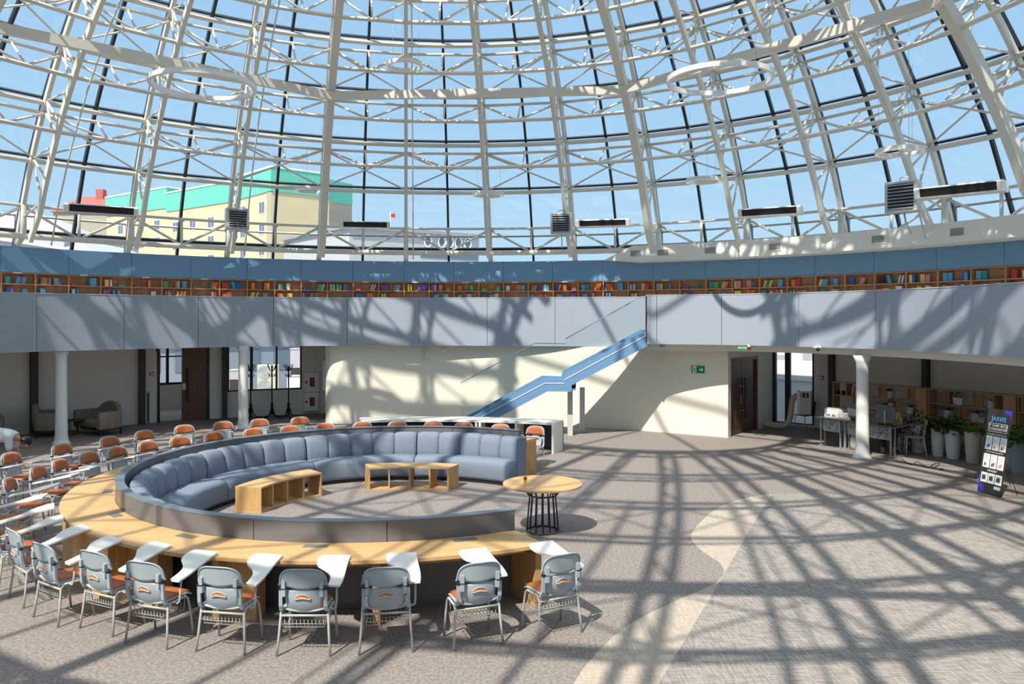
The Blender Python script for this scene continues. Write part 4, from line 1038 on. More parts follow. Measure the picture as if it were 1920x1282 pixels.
# origin = middle of the front edge, +y runs to the back
armchair(-12.03, 22.62, math.radians(-33), 'taupe leather armchair standing alone right of the white column')
armchair(-12.72, 22.75, math.radians(118), 'taupe leather armchair behind the white column, its side towards the hall', 1.05)
armchair(-14.15, 21.0, math.radians(28), 'taupe leather armchair cut by the left picture edge', 1.25)
sd_ = fl(137, 816); r = empty('side_table', (sd_.x, sd_.y, 0)); tag(r, 'small round dark side table with brass legs between the armchairs', 'table')
MB().lathe([(0, 0.42), (0.3, 0.42), (0.3, 0.44), (0, 0.44)], 28).build('tabletop', dark_steel, r)
for k in range(3):
    a = 2*PI*k/3+0.4; MB().tube([(0.2*math.cos(a), 0.2*math.sin(a), 0.42), (0.10*math.cos(a), 0.10*math.sin(a), 0.012)], 0.013, 6).build('leg', brass, r)
mb = MB(); [mb.tube([(0, 0, 0.012), (0.26*math.cos(2*PI*k/3+0.4), 0.26*math.sin(2*PI*k/3+0.4), 0.012)], 0.011, 6) for k in range(3)]; mb.build('foot_bars', brass, r)

# ------------------------------------------------------------------ people
def skinned(verts, edges, root_i=0, sub=2):
    """evaluated skin-modifier surface as (verts, faces)"""
    me = bpy.data.meshes.new('tmp'); me.from_pydata([v[:3] for v in verts], edges, []); o = bpy.data.objects.new('tmp', me); COL.objects.link(o)
    o.modifiers.new('s', 'SKIN'); ly = me.skin_vertices[0].data if me.skin_vertices else None
    if ly is None:
        bpy.context.view_layer.objects.active = o; me.skin_vertices
    for i, v in enumerate(verts): ly[i].radius = (v[3], v[4] if len(v) > 4 else v[3])
    ly[root_i].use_root = True
    m = o.modifiers.new('u', 'SUBSURF'); m.levels = sub
    dg = bpy.context.evaluated_depsgraph_get(); ev = o.evaluated_get(dg); em = ev.to_mesh()
    vs = [tuple(v.co) for v in em.vertices]; fs = [tuple(p.vertices) for p in em.polygons]; ev.to_mesh_clear(); bpy.data.objects.remove(o); return vs, fs
def head(mb, c, M, s=1.0):
    """skull with jaw, nose, ears; local -y is the face, z up"""
    c = Vector(c); R_ = M.to_3x3().to_4x4()
    def sh(v):
        x, y, z = v; j = max(0.0, -z/0.11); x *= 1-0.28*j; y *= 1-0.12*j; return Vector((x, y, z))
    n, m = 20, 14; vs = []
    for i in range(m+1):
        for k in range(n):
            t, f = PI*i/m, 2*PI*k/n; v = sh((0.075*math.sin(t)*math.cos(f), 0.095*math.sin(t)*math.sin(f), 0.115*math.cos(t)))
            if v.y < -0.06 and abs(v.x) < 0.02 and -0.035 < v.z < 0.02: v.y -= 0.02*(1-abs(v.x)/0.02)
            if v.y < -0.05 and 0.01 < abs(v.x) < 0.045 and 0.0 < v.z < 0.035: v.y += 0.008
            vs.append(c+R_ @ (v*s))
    mb.add(vs, [(i*n+k, (i+1)*n+k, (i+1)*n+(k+1) % n, i*n+(k+1) % n) for i in range(m) for k in range(n)], True)
    for sx in (-1, 1): mb.ball(c+R_ @ Vector((sx*0.075*s, 0.005, -0.005)), (0.012*s, 0.018*s, 0.03*s), 8, 6)
def hair(c, M, s, m, parent, back=0.0):
    mb = MB(); c = Vector(c); R_ = M.to_3x3().to_4x4(); n, k_ = 20, 12; vs = []
    for i in range(k_+1):
        for k in range(n):
            t, f = PI*0.62*i/k_, 2*PI*k/n; v = Vector((0.086*math.sin(t)*math.cos(f), 0.106*math.sin(t)*math.sin(f)+0.012, 0.125*math.cos(t)+0.004))
            if v.y < -0.02 and v.z < 0.055: v.z = 0.055+(v.z-0.055)*0.1; v.y *= 0.9
            vs.append(c+R_ @ (v*s))
    mb.add(vs, [(i*n+k, (i+1)*n+k, (i+1)*n+(k+1) % n, i*n+(k+1) % n) for i in range(k_) for k in range(n)], True); o = mb.build('hair', m, parent); sm = o.modifiers.new('so', 'SOLIDIFY'); sm.thickness = 0.012; return o
def face(c, M, s, parent):
    c = Vector(c); R_ = M.to_3x3().to_4x4()
    mb = MB(); [mb.ball(c+R_ @ Vector((sx*0.03*s, -0.083*s, 0.012*s)), 0.011*s, 8, 6) for sx in (-1, 1)]; mb.build('eyes', sign_white, parent)
    mb = MB(); [mb.ball(c+R_ @ Vector((sx*0.03*s, -0.092*s, 0.012*s)), 0.005*s, 6, 5) for sx in (-1, 1)]; mb.build('pupils', hair_black, parent)
    mb = MB(); mb.ball(c+R_ @ Vector((0, -0.083*s, -0.055*s)), (0.02*s, 0.008*s, 0.006*s), 8, 5); mb.build('lips', mat('lips', (0.45, 0.13, 0.12), 0.5), parent)
def hand_verts(w, d, side, up, base_i, verts, edges):
    """palm, four unequal curled fingers and a thumb from the wrist index"""
    d = Vector(d).normalized(); side = Vector(side).normalized(); up = Vector(up).normalized(); w = Vector(w)
    pi = len(verts); verts.append((*(w+d*0.045), 0.022, 0.016)); edges.append((base_i, pi))
    for k, (o, L) in enumerate(((-0.028, 0.075), (-0.010, 0.085), (0.009, 0.08), (0.027, 0.062))):
        a = w+d*0.085+side*o; b = a+d*L*0.5-up*0.008; c = b+d*L*0.4-up*0.028
        i = len(verts); verts += [(*a, 0.009, 0.009), (*b, 0.0085, 0.0085), (*c, 0.007, 0.007)]; edges += [(pi, i), (i, i+1), (i+1, i+2)]
    a = w+d*0.03-side*0.035; b = a+d*0.03-side*0.025-up*0.01; i = len(verts); verts += [(*a, 0.011, 0.011), (*b, 0.009, 0.009)]; edges += [(pi, i), (i, i+1)]
# seated person behind the desks (origin at the chair, facing -y local)
def seated(loc, rz):
    r = empty('person', loc, rz); tag(r, 'person with short auburn hair and yellow cardigan seated behind the desk monitors', 'person')
    V_ = [(0, 0, 0.50, 0.15, 0.12), (0, 0.01, 0.66, 0.13, 0.10), (0, 0, 0.84, 0.15, 0.10), (0, -0.01, 0.93, 0.11, 0.08), (0, -0.02, 1.0, 0.052), (0, -0.035, 1.06, 0.05)]
    E_ = [(0, 1), (1, 2), (2, 3), (3, 4), (4, 5)]
    for sx in (-1, 1):
        i = len(V_); V_ += [(sx*0.17, 0, 0.92, 0.055), (sx*0.22, -0.02, 0.68, 0.045), (sx*0.16, -0.26, 0.72, 0.033), (sx*0.14, -0.34, 0.77, 0.025)]; E_ += [(3, i), (i, i+1), (i+1, i+2), (i+2, i+3)]
        hand_verts((sx*0.14, -0.34, 0.77), (0, -1, 0.0), (sx, 0, 0), (0, 0, 1), i+3, V_, E_)
        i = len(V_); V_ += [(sx*0.10, -0.06, 0.49, 0.085), (sx*0.12, -0.42, 0.50, 0.065), (sx*0.12, -0.44, 0.28, 0.05), (sx*0.12, -0.42, 0.08, 0.035), (sx*0.12, -0.56, 0.035, 0.03)]; E_ += [(0, i), (i, i+1), (i+1, i+2), (i+2, i+3), (i+3, i+4)]
    vs, fs = skinned(V_, E_); mb = MB(); mb.add(vs, fs, True); Mh = Matrix.Rotation(0.15, 4, 'X'); head(mb, (0, -0.06, 1.17), Mh); mb.build('body', skin, r)
    hair((0, -0.06, 1.17), Mh, 1.05, hair_red, r); face((0, -0.06, 1.17), Mh, 1.0, r)
    W_ = [(0, 0, 0.48, 0.175, 0.145), (0, 0.01, 0.66, 0.155, 0.125), (0, 0, 0.84, 0.172, 0.12), (0, -0.01, 0.95, 0.10, 0.085)]; X_ = [(0, 1), (1, 2), (2, 3)]
    for sx in (-1, 1):
        i = len(W_); W_ += [(sx*0.17, 0, 0.92, 0.072), (sx*0.22, -0.02, 0.68, 0.06), (sx*0.165, -0.25, 0.72, 0.046)]; X_ += [(2, i), (i, i+1), (i+1, i+2)]
    vs, fs = skinned(W_, X_); MB().add(vs, fs, True).build('cardigan', shirt_yellow, r)
    W_ = [(0, 0, 0.50, 0.17, 0.13)]; X_ = []
    for sx in (-1, 1):
        i = len(W_); W_ += [(sx*0.10, -0.06, 0.49, 0.10), (sx*0.12, -0.42, 0.50, 0.08), (sx*0.12, -0.44, 0.28, 0.065), (sx*0.12, -0.42, 0.12, 0.05)]; X_ += [(0, i), (i, i+1), (i+1, i+2), (i+2, i+3)]
    vs, fs = skinned(W_, X_); MB().add(vs, fs, True).build('trousers', trouser_dark, r)
def bending(loc, rz):
    """bent forward from the hips, head low; local +x is forward"""
    r = empty('person', loc, rz); tag(r, 'person in a white shirt bending forward at the left picture edge, black hair', 'person')
    V_ = [(0, 0, 0.90, 0.14, 0.12), (0.20, 0, 0.98, 0.12, 0.12), (0.42, 0, 0.96, 0.12, 0.15), (0.50, 0, 0.93, 0.08, 0.09), (0.58, 0, 0.87, 0.05), (0.62, 0, 0.84, 0.05)]
    E_ = [(0, 1), (1, 2), (2, 3), (3, 4), (4, 5)]
    for sy in (-1, 1):
        i = len(V_); V_ += [(0.46, sy*0.18, 0.90, 0.05), (0.48, sy*0.20, 0.64, 0.04), (0.56, sy*0.17, 0.46, 0.03), (0.58, sy*0.16, 0.40, 0.024)]; E_ += [(3, i), (i, i+1), (i+1, i+2), (i+2, i+3)]
        hand_verts((0.58, sy*0.16, 0.40), (0.3, 0, -1), (0, sy, 0), (-1, 0, -0.3), i+3, V_, E_)
        i = len(V_); V_ += [(0.0, sy*0.09, 0.84, 0.09), (0.03, sy*0.10, 0.48, 0.06), (-0.02, sy*0.10, 0.30, 0.05), (-0.06, sy*0.10, 0.08, 0.035), (0.09, sy*0.10, 0.035, 0.035)]; E_ += [(0, i), (i, i+1), (i+1, i+2), (i+2, i+3), (i+3, i+4)]
    vs, fs = skinned(V_, E_); mb = MB(); mb.add(vs, fs, True)
    Mh = Matrix.Rotation(math.radians(90), 4, 'Z') @ Matrix.Rotation(math.radians(70), 4, 'X'); hc = (0.70, 0, 0.80)
    head(mb, hc, Mh); mb.build('body', skin, r); hair(hc, Mh, 1.05, hair_black, r); face(hc, Mh, 1.0, r)
    W_ = [(0.0, 0, 0.92, 0.17, 0.16), (0.20, 0, 0.98, 0.17, 0.17), (0.40, 0, 0.96, 0.17, 0.20), (0.52, 0, 0.92, 0.11, 0.12)]; X_ = [(0, 1), (1, 2), (2, 3)]
    for sy in (-1, 1):
        i = len(W_); W_ += [(0.46, sy*0.18, 0.91, 0.09), (0.48, sy*0.20, 0.66, 0.065)]; X_ += [(2, i), (i, i+1)]
    vs, fs = skinned(W_, X_); MB().add(vs, fs, True).build('shirt', shirt_white, r)
    W_ = [(0, 0, 0.88, 0.15, 0.13)]; X_ = []
    for sy in (-1, 1):
        i = len(W_); W_ += [(0.0, sy*0.09, 0.82, 0.10), (0.03, sy*0.10, 0.48, 0.075), (-0.02, sy*0.10, 0.30, 0.068), (-0.05, sy*0.10, 0.12, 0.06)]; X_ += [(0, i), (i, i+1), (i+1, i+2), (i+2, i+3)]
    vs, fs = skinned(W_, X_); MB().add(vs, fs, True).build('trousers', trouser_dark, r)
bending((-10.52, 16.0, 0), 0.25)
#__PART3__
# ------------------------------------------------------------------ reception desks at right
dv = Vector((8.93-7.93, 18.97-20.8)).normalized(); dpn = Vector((-dv.y, dv.x)); 
if dpn.x < 0: dpn = -dpn
drz_ = math.atan2(dv.y, dv.x)
def office_desk(p0, L, label):
    """p0 front-left foot, runs along dv, depth to the back (local +y)"""
    r = empty('office_desk', (p0.x, p0.y, 0), drz_); tag(r, label, 'desk', 'pair of reception desks with silver legs')
    D_ = 0.6
    MB().box(-0.05, L+0.05, -0.05, D_, 0.73, 0.755).build('desktop', mat('desk_top', (0.13, 0.14, 0.16), 0.2, spec=0.8), r, bevel=0.004)
    for x_ in (0.04, L-0.04):
        mb = MB(); mb.box(x_-0.03, x_+0.03, -0.03, D_-0.05, 0.0, 0.035); mb.box(x_-0.03, x_-0.005, 0.05, 0.09, 0.03, 0.73); mb.box(x_-0.03, x_-0.005, 0.2, 0.24, 0.03, 0.73); mb.box(x_-0.03, x_+0.02, 0.0, D_-0.1, 0.69, 0.73); mb.build('leg', silver, r)
    pm = MB().box(0.06, L-0.06, 0.10, 0.12, 0.40, 0.69).build('modesty_panel', silver, r)
    mb = MB(); random.seed(int(L*100)); 
    for i in range(int(L*26)):
        x_ = 0.1+random.random()*(L-0.25); z_ = 0.43+random.random()*0.22
        if random.random() < 0.5: mb.box(x_, x_+0.08, 0.094, 0.099, z_, z_+0.008)
        else: mb.box(x_, x_+0.008, 0.094, 0.099, z_, z_+0.06 if z_ < 0.62 else z_+0.03)
    mb.build('slot_pattern', dark_steel, pm)
    return r
pA = Vector((7.95, 20.75)); office_desk(pA, 0.68, 'short reception desk with silver legs, the printer standing on it')
pB = pA+dv*0.74; office_desk(pB, 1.36, 'long reception desk with silver legs carrying the two monitors')
def on_desk(s, t, z=0.756): q = pA+dv*s+dpn*t; return (q.x, q.y, z)
r = empty('printer', on_desk(0.33, 0.25), drz_); tag(r, 'white printer on the short reception desk', 'printer')
MB().box(-0.22, 0.22, -0.17, 0.17, 0, 0.22).build('body', gloss_white, r, bevel=0.015); MB().box(-0.20, 0.20, -0.15, 0.15, 0.225, 0.25).build('scanner_lid', light_grey, r, bevel=0.01)
mb = MB(); [mb.box(-0.17+i*0.05, -0.14+i*0.05, -0.174, -0.171, 0.04, 0.09) for i in range(6) if i != 3]; mb.build('buttons', dark_steel, r)
r = empty('paper_box', on_desk(0.70, 0.2), drz_); tag(r, 'small white box between the printer and the left monitor', 'box')
MB().box(-0.07, 0.07, -0.07, 0.07, 0, 0.15).build('carton', gloss_white, r, bevel=0.004); MB().box(-0.072, 0.072, -0.072, 0.072, 0.12, 0.14).build('lid', light_grey, r)
def monitor(s, t, rz, lab):
    r = empty('monitor', on_desk(s, t), drz_+rz); tag(r, lab, 'monitor')
    MB().box(-0.28, 0.28, -0.01, 0.015, 0.10, 0.43).build('display_back', screen, r, bevel=0.008); MB().box(-0.265, 0.265, 0.0155, 0.018, 0.115, 0.415).build('screen', black_plastic, r)
    MB().box(-0.028, 0.028, -0.04, -0.011, 0.02, 0.34).build('stand', silver, r); MB().box(-0.12, 0.12, -0.11, 0.08, 0, 0.015).build('foot', black_plastic, r)
monitor(1.02, 0.22, 0.15, 'monitor seen from behind, left of the white column'); monitor(1.80, 0.22, -0.1, 'monitor seen from behind, right of the white column')
r = empty('keyboard', on_desk(1.98, 0.06, 0.7565), drz_-0.1); tag(r, 'black keyboard on the desk edge in front of the right monitor', 'keyboard')
MB().box(-0.2, 0.2, -0.07, 0.07, 0, 0.018).build('keys', black_plastic, r)
r = empty('bottle', on_desk(0.55, 0.45), 0); tag(r, 'clear bottle standing behind the printer', 'bottle')
mb = MB(); mb.lathe([(0, 0), (0.035, 0), (0.035, 0.2), (0.015, 0.27), (0.015, 0.3)], 14); mb.build('body', glass_clear, r); MB().lathe([(0, 0.3), (0.017, 0.3), (0.017, 0.325), (0, 0.325)], 12).build('cap', light_grey, r)
sp3 = pA+dv*1.42+dpn*0.95
seated((sp3.x, sp3.y, 0), drz_+0.5)
# chair under the person
def plastic_chair(x, y, rz, m, lab, legm=None, mb2=None):
    r = empty('plastic_chair', (x, y, 0), rz); tag(r, lab, 'chair')
    legm = legm or gloss_white
    def seat(u, v): a = 2*u-1; b = 2*v-1; return (a*0.21, b*0.21, 0.45-0.012*(1-a*a)*(1-b*b))
    MB().grid(seat, 8, 8, -0.02, (0, 0, 1)).build('seat', m, r)
    def back(u, v): a = 2*u-1; return (a*(0.20-0.02*v), 0.20+0.06*v+0.02*(v*v)-0.03*a*a, 0.45+0.40*v-0.02*abs(a)**4*v)
    MB().grid(back, 10, 10, 0.018, (0, 1, 0)).build('backrest', mb2 or m, r)
    for sx in (-1, 1):
        MB().tube([(sx*0.22, -0.20, 0), (sx*0.19, -0.18, 0.44)], 0.013, 8).build('leg', legm, r); MB().tube([(sx*0.22, 0.24, 0), (sx*0.19, 0.18, 0.44)], 0.013, 8).build('leg', legm, r)
    return r
plastic_chair(sp3.x+0.02, sp3.y+0.02, drz_+0.5, cream, 'cream chair under the seated person behind the desks')
q = fl(1702, 853); plastic_chair(9.78, 19.45, math.radians(-110), cream, 'cream plastic chair with a curved back at the right end of the desks')
# rolled bag under the desk
q = pB+dv*0.15+dpn*0.25; r = empty('rolled_sack', (q.x, q.y, 0)); tag(r, 'cream rolled sack standing under the long desk', 'sack')
MB().lathe([(0, 0), (0.08, 0), (0.11, 0.12), (0.10, 0.3), (0.05, 0.42), (0.06, 0.46)], 16).build('sack', cream, r); MB().tube([(0.055*math.cos(2*PI*k/12), 0.055*math.sin(2*PI*k/12), 0.41) for k in range(12)], 0.008, 6, closed=True).build('tie', black_plastic, r)

# portable air conditioner on the red chair
ac = fl(1503, 806); AX, AY = ac.x, ac.y
plastic_chair(8.68, 23.72, math.radians(-65), red, 'red chair with a black back carrying the portable air conditioner', leg_paint, black_plastic)
r = empty('portable_air_conditioner', (8.66, 23.68, 0.4715), math.radians(-25)); tag(r, 'grey portable air conditioner standing on the red chair', 'air conditioner')
MB().box(-0.20, 0.20, -0.17, 0.17, 0, 0.70).build('body', light_grey, r, bevel=0.015); MB().box(-0.205, -0.12, -0.175, 0.17, 0, 0.70).build('side_cover', gloss_white, r, bevel=0.01)
mb = MB(); [mb.box(-0.04+i*0.1, 0.03+i*0.1, -0.176, -0.17, 0.50, 0.64) for i in range(2)]; mb.build('grille', black_plastic, r)
mb = MB(); [mb.box(-0.10, -0.05, -0.174, -0.17, 0.5+i*0.03, 0.512+i*0.03) for i in range(5)]; mb.build('vent_slots', dark_steel, r)
r = empty('exhaust_hose', (8.35, 23.75, 0)); tag(r, 'thick cream exhaust hose curling from the air conditioner to the floor', 'hose')
pts = smooth_line([Vector(p) for p in ((0.10, 0.05, 0.98), (0.0, 0.02, 0.92), (-0.05, 0.0, 0.70), (-0.10, -0.02, 0.38), (-0.20, -0.02, 0.17), (-0.40, 0.0, 0.11), (-0.62, 0.15, 0.12), (-0.78, 0.38, 0.16))], 10)
rr = [0.088+0.007*math.sin(i*2.6) for i in range(len(pts))]
MB().tube(pts, rr, 14).build('hose', cream, r); MB().tube([pts[0], pts[0]+Vector((0.05, 0.02, 0.02))], 0.095, 14).build('collar', light_grey, r)

# cables on the floor
def cable(pxs, lab, rad=0.008):
    P = smooth_line([Vector((fl(x, y).x, fl(x, y).y, rad+0.005)) for x, y in pxs], 6)
    r = empty('floor_cable', (P[0].x, P[0].y, 0)); tag(r, lab, 'cable'); mb = MB(); mb.tube([p-Vector((P[0].x, P[0].y, 0)) for p in P], rad, 6); mb.build('cord', black_plastic, r)
    q0 = P[-1]-Vector((P[0].x, P[0].y, 0)); MB().box(q0.x-0.03, q0.x+0.03, q0.y-0.02, q0.y+0.02, 0.0, 0.03).build('plug', black_plastic, r)
cable([(1672, 862), (1700, 868), (1725, 874), (1748, 878), (1762, 870), (1752, 870), (1745, 878), (1765, 881)], 'black tangled cable on the carpet between the white column and the pots')
cable([(1690, 860), (1708, 872), (1720, 866), (1738, 876), (1800, 890), (1830, 897)], 'long thin cable running along the carpet towards the banner stand', 0.006)

# ------------------------------------------------------------------ shelving with plants along the right wall
RSH = 14.55
def shelf_unit(px0, px1, lab, div, ztop=1.50, z0=0.0, seed=1):
    a, b = ray_phi(px0, RSH), ray_phi(px1, RSH); pa, pb = pol(a, RSH), pol(b, RSH); d = (pb-pa); L = d.length; rz = math.atan2(d.y, d.x)
    r = empty('plant_shelf', (pa.x, pa.y, 0), rz); tag(r, lab, 'shelf', 'open oak shelving units along the right wall')
    so = mat('shelf_wood', (0.40, 0.25, 0.14), 0.5) if 'shelf_wood' not in MATS else MATS['shelf_wood']
    for z in (0.0, 0.37, 0.74, 1.11, ztop-0.03): MB().box(0, L, 0, 0.32, z, z+0.03).build('shelf', so, r)
    for x_ in (0.0, L-0.03): MB().box(x_, x_+0.03, 0, 0.32, 0.03, ztop-0.03).build('side_panel', so, r)
    MB().box(L-0.30, L-0.03, 0.005, 0.03, 0.03, ztop-0.03).build('end_board', walnut_edge, r)
    for row, x_, w_ in div:
        z = (1.14, 0.77, 0.40)[row]; h_ = (ztop-0.03 if row == 0 else z+0.34)
        MB().box(x_, x_+0.025, 0, 0.32, z, h_).build('divider', so, r)
        if w_: MB().box(x_+0.025, x_+w_, 0.04, 0.06, z, h_).build('back_board', walnut, r)
    return r, rz, L
shelf_unit(1561, 1738, 'oak shelving unit behind the reception desks', ((0, 0.40, 0), (0, 1.36, 0.2), (0, 2.15, 0.3), (1, 0.6, 0.2), (1, 1.78, 0.22), (2, 0.9, 0)))
shelf_unit(1739.5, 1905, 'oak shelving unit with white flowerpots behind the tall planters', ((0, 0.45, 0.12), (0, 1.2, 0.25), (0, 1.72, 0), (1, 0.85, 0.2), (1, 1.6, 0), (2, 1.1, 0)))
shelf_unit(1907, 2050, 'oak shelving unit cut by the right picture edge', ((0, 0.1, 0.3), (0, 1.0, 0), (1, 0.6, 0)))
def shelf_pt(px, z, off=0.15):
    r_ = RSH+off; a = ray_phi(px, r_); p = pol(a, r_); return Vector((p.x, p.y, z)), RZ(a)
def blades(mb, n, L, droop, w_, seed, z0=0.0):
    random.seed(seed)
    for k in range(n):
        a = 2*PI*k/n+random.uniform(-0.3, 0.3); l = L*random.uniform(0.7, 1.1); c, s = math.cos(a), math.sin(a); el = random.uniform(0.5, 1.3); pts = []
        for i in range(6):
            t = i/5; rr = l*t*math.cos(el)+droop*0.3*t*t; z = z0+l*t*math.sin(el)-droop*t*t*t*l; ww = w_*(1-t*0.92)
            pts.append(((rr*c-s*ww, rr*s+c*ww, z), (rr*c+s*ww, rr*s-c*ww, z), (rr*c, rr*s, z-ww*0.4)))
        vs = [p for tr in pts for p in (tr[0], tr[2], tr[1])]; mb.add(vs, [(3*i, 3*i+1, 3*i+4, 3*i+3) for i in range(5)]+[(3*i+1, 3*i+2, 3*i+5, 3*i+4) for i in range(5)], True)
def leafy(mb, n, R_, Hh, ls, seed, z0=0.0, hang=0.0):
    random.seed(seed)
    for k in range(n):
        a = random.uniform(0, 2*PI); q = random.random()**0.5; rr = R_*q; z = z0+Hh*random.random()*(1-0.5*q)-hang*q*random.random(); c, s = math.cos(a), math.sin(a)
        p = Vector((rr*c, rr*s, z)); d = Vector((c*random.uniform(0.4, 1), s*random.uniform(0.4, 1), random.uniform(-0.5, 0.6))).normalized(); sd2 = d.cross(Vector((0, 0, 1))).normalized(); l = ls*random.uniform(0.7, 1.2)
        up_ = sd2.cross(d)
        mb.add([p, p+d*l*0.5+sd2*l*0.36+up_*l*0.06, p+d*l, p+d*l*0.5-sd2*l*0.36+up_*l*0.06, p+d*l*0.5-up_*l*0.05], [(0, 1, 4), (1, 2, 4), (2, 3, 4), (3, 0, 4)], True)
def small_plant(px, z, kind, lab, potm=None, square=False, s=1.0, off=0.15):
    p, rz = shelf_pt(px, z, off); r = empty('potted_plant', p, rz); tag(r, lab, 'plant')
    potm = potm or gloss_white
    if square:
        mb = MB(); a, b = 0.10*s, 0.14*s; mb.add([(-a, -a*0.8, 0), (a, -a*0.8, 0), (a, a*0.8, 0), (-a, a*0.8, 0), (-b, -b*0.8, 0.19*s), (b, -b*0.8, 0.19*s), (b, b*0.8, 0.19*s), (-b, b*0.8, 0.19*s)], [(3, 2, 1, 0), (4, 5, 6, 7), (0, 1, 5, 4), (1, 2, 6, 5), (2, 3, 7, 6), (3, 0, 4, 7)])
    else: mb = MB(); mb.lathe([(0, 0), (0.115*s, 0), (0.12*s, 0.02*s), (0.125*s, 0.17*s), (0.135*s, 0.175*s), (0.135*s, 0.20*s), (0.12*s, 0.2*s)], 24)
    mb.build('pot', potm, r); MB().lathe([(0, 0.185*s), (0.10*s, 0.185*s), (0.10*s, 0.19*s), (0, 0.192*s)], 16).build('soil', soil, r)
    mb = MB()
    if kind == 'blade': blades(mb, 22, 0.26*s, 0.7, 0.014*s, int(px), 0.18*s)
    elif kind == 'leaf': leafy(mb, 50, 0.13*s, 0.22*s, 0.07*s, int(px), 0.19*s)
    elif kind == 'sprig': blades(mb, 7, 0.2*s, 0.1, 0.015*s, int(px), 0.18*s)
    if kind: mb.build('leaves', leaf_dark if kind == 'blade' else leaf_mid, r)
    return r
small_plant(1668, 1.141, 'blade', 'spiky dark plant in a white pot on the top shelf right of the white column')
small_plant(1660, 0.771, 'blade', 'spiky plant on the middle shelf just above the right monitor', s=0.9)
small_plant(1708, 0.771, 'blade', 'spiky plant in a white pot on the middle shelf above the cream chair', s=0.9)
small_plant(1800, 1.141, 'leaf', 'round-leaved plant in a square white pot on the top shelf', square=True, s=0.95)
small_plant(1859.5, 1.141, 'sprig', 'small sprig in a white pot on the top shelf above the banner', s=0.85)
small_plant(1779, 0.771, 'blade', 'spiky plant in a white pot on the middle shelf behind the tall green planter')
small_plant(1831, 0.771, 'blade', 'spiky plant in a wide white pot on the middle shelf left of the banner')
small_plant(1841.5, 0.771, None, 'small empty white pot beside the wide one, half behind the banner', s=0.6, off=0.05)
small_plant(1571, 1.141, None, 'small black pot at the far end of the top shelf', black_plastic, s=0.5); small_plant(1583, 1.141, None, 'black pot second on the top shelf, beside the red books', black_plastic, s=0.55)
p, rz = shelf_pt(1603, 1.141)
for i in range(5):
    M_ = Matrix.Rotation(rz, 4, 'Z') @ Matrix.Translation(((i-2)*0.045, 0, 0)) @ Matrix.Rotation(0.18, 4, 'Y')
    o = bpy.data.objects.new('book', book_mesh('red' if i % 2 == 0 else 'white')); COL.objects.link(o); o.matrix_world = Matrix.Translation(p) @ M_ @ Matrix.Translation((0, 0, 0.006)) @ Matrix.Diagonal((0.03, 0.16, 0.23, 1))
    tag(o, f'{"red" if i % 2 == 0 else "white"} book, {ORD[i]} of the leaning set on the plant shelf by the column', 'book', 'leaning books on the plant shelf')
# tall planters on the floor
def planter(px, yb, htop, rt_, m, kind, lab, leaf=None):
    q = fl(px, yb); yy = q.y+0.12; q = Vector(((px-960)/F*yy, yy)); r = empty('tall_planter', (q.x, q.y, 0)); tag(r, lab, 'planter')
    prof = [(0, 0), (rt_*0.72, 0)]
    for i in range(41):
        t = i/40; prof.append((rt_*(0.72+0.28*t**0.7)+0.004*math.sin(i*PI), htop*t)); 
        if i < 40: prof.append((rt_*(0.72+0.28*(t+0.0125)**0.7)+(0.007 if i % 2 == 0 else -0.002), htop*(t+0.0125)))
    prof += [(rt_*0.92, htop)]
    MB().lathe(prof, 32).build('pot', m, r); MB().lathe([(0, htop-0.03), (rt_*0.9, htop-0.03), (rt_*0.9, htop-0.02), (0, htop-0.02)], 20).build('soil', soil, r)
    mb = MB(); leaf = leaf or leaf_mid
    if kind == 'bush': leafy(mb, 220, rt_*1.6, 0.42, 0.10, int(px), htop-0.02, 0.12)
    elif kind == 'big': leafy(mb, 160, rt_*1.5, 0.45, 0.15, int(px), htop-0.02, 0.10)
    elif kind == 'low': leafy(mb, 160, rt_*1.15, 0.14, 0.08, int(px), htop-0.02, 0.0)
    elif kind == 'vine': leafy(mb, 420, rt_*2.0, 0.50, 0.08, int(px), htop-0.02, 0.75)
    if kind: mb.build('foliage', leaf, r)
planter(1681, 843, 0.60, 0.16, pot_white, 'bush', 'white ribbed planter behind the cream chair', leaf_dark)
planter(1722, 849, 0.68, 0.17, pot_white, 'vine', 'white ribbed planter with a dark hanging vine right of the cream chair', leaf_dark)
planter(1759, 856, 0.66, 0.165, pot_white, 'bush', 'white ribbed planter with bronze withered leaves, second from the cream chair', leaf_bronze)
planter(1787, 861, 0.67, 0.18, pot_white, 'big', 'white ribbed planter with big green leaves, third from the cream chair')
planter(1824, 868.5, 0.70, 0.175, pot_beige, 'low', 'beige ribbed planter with low lime-green leaves', leaf_lime)
planter(1843, 866, 0.64, 0.165, pot_white, 'low', 'white ribbed planter half hidden left of the banner', leaf_dark)
planter(1889, 881, 0.62, 0.165, pot_white, 'low', 'white ribbed planter just right of the banner', leaf_dark)
planter(1911, 888, 0.68, 0.19, pot_grey, 'big', 'blue-grey ribbed planter at the right picture edge')

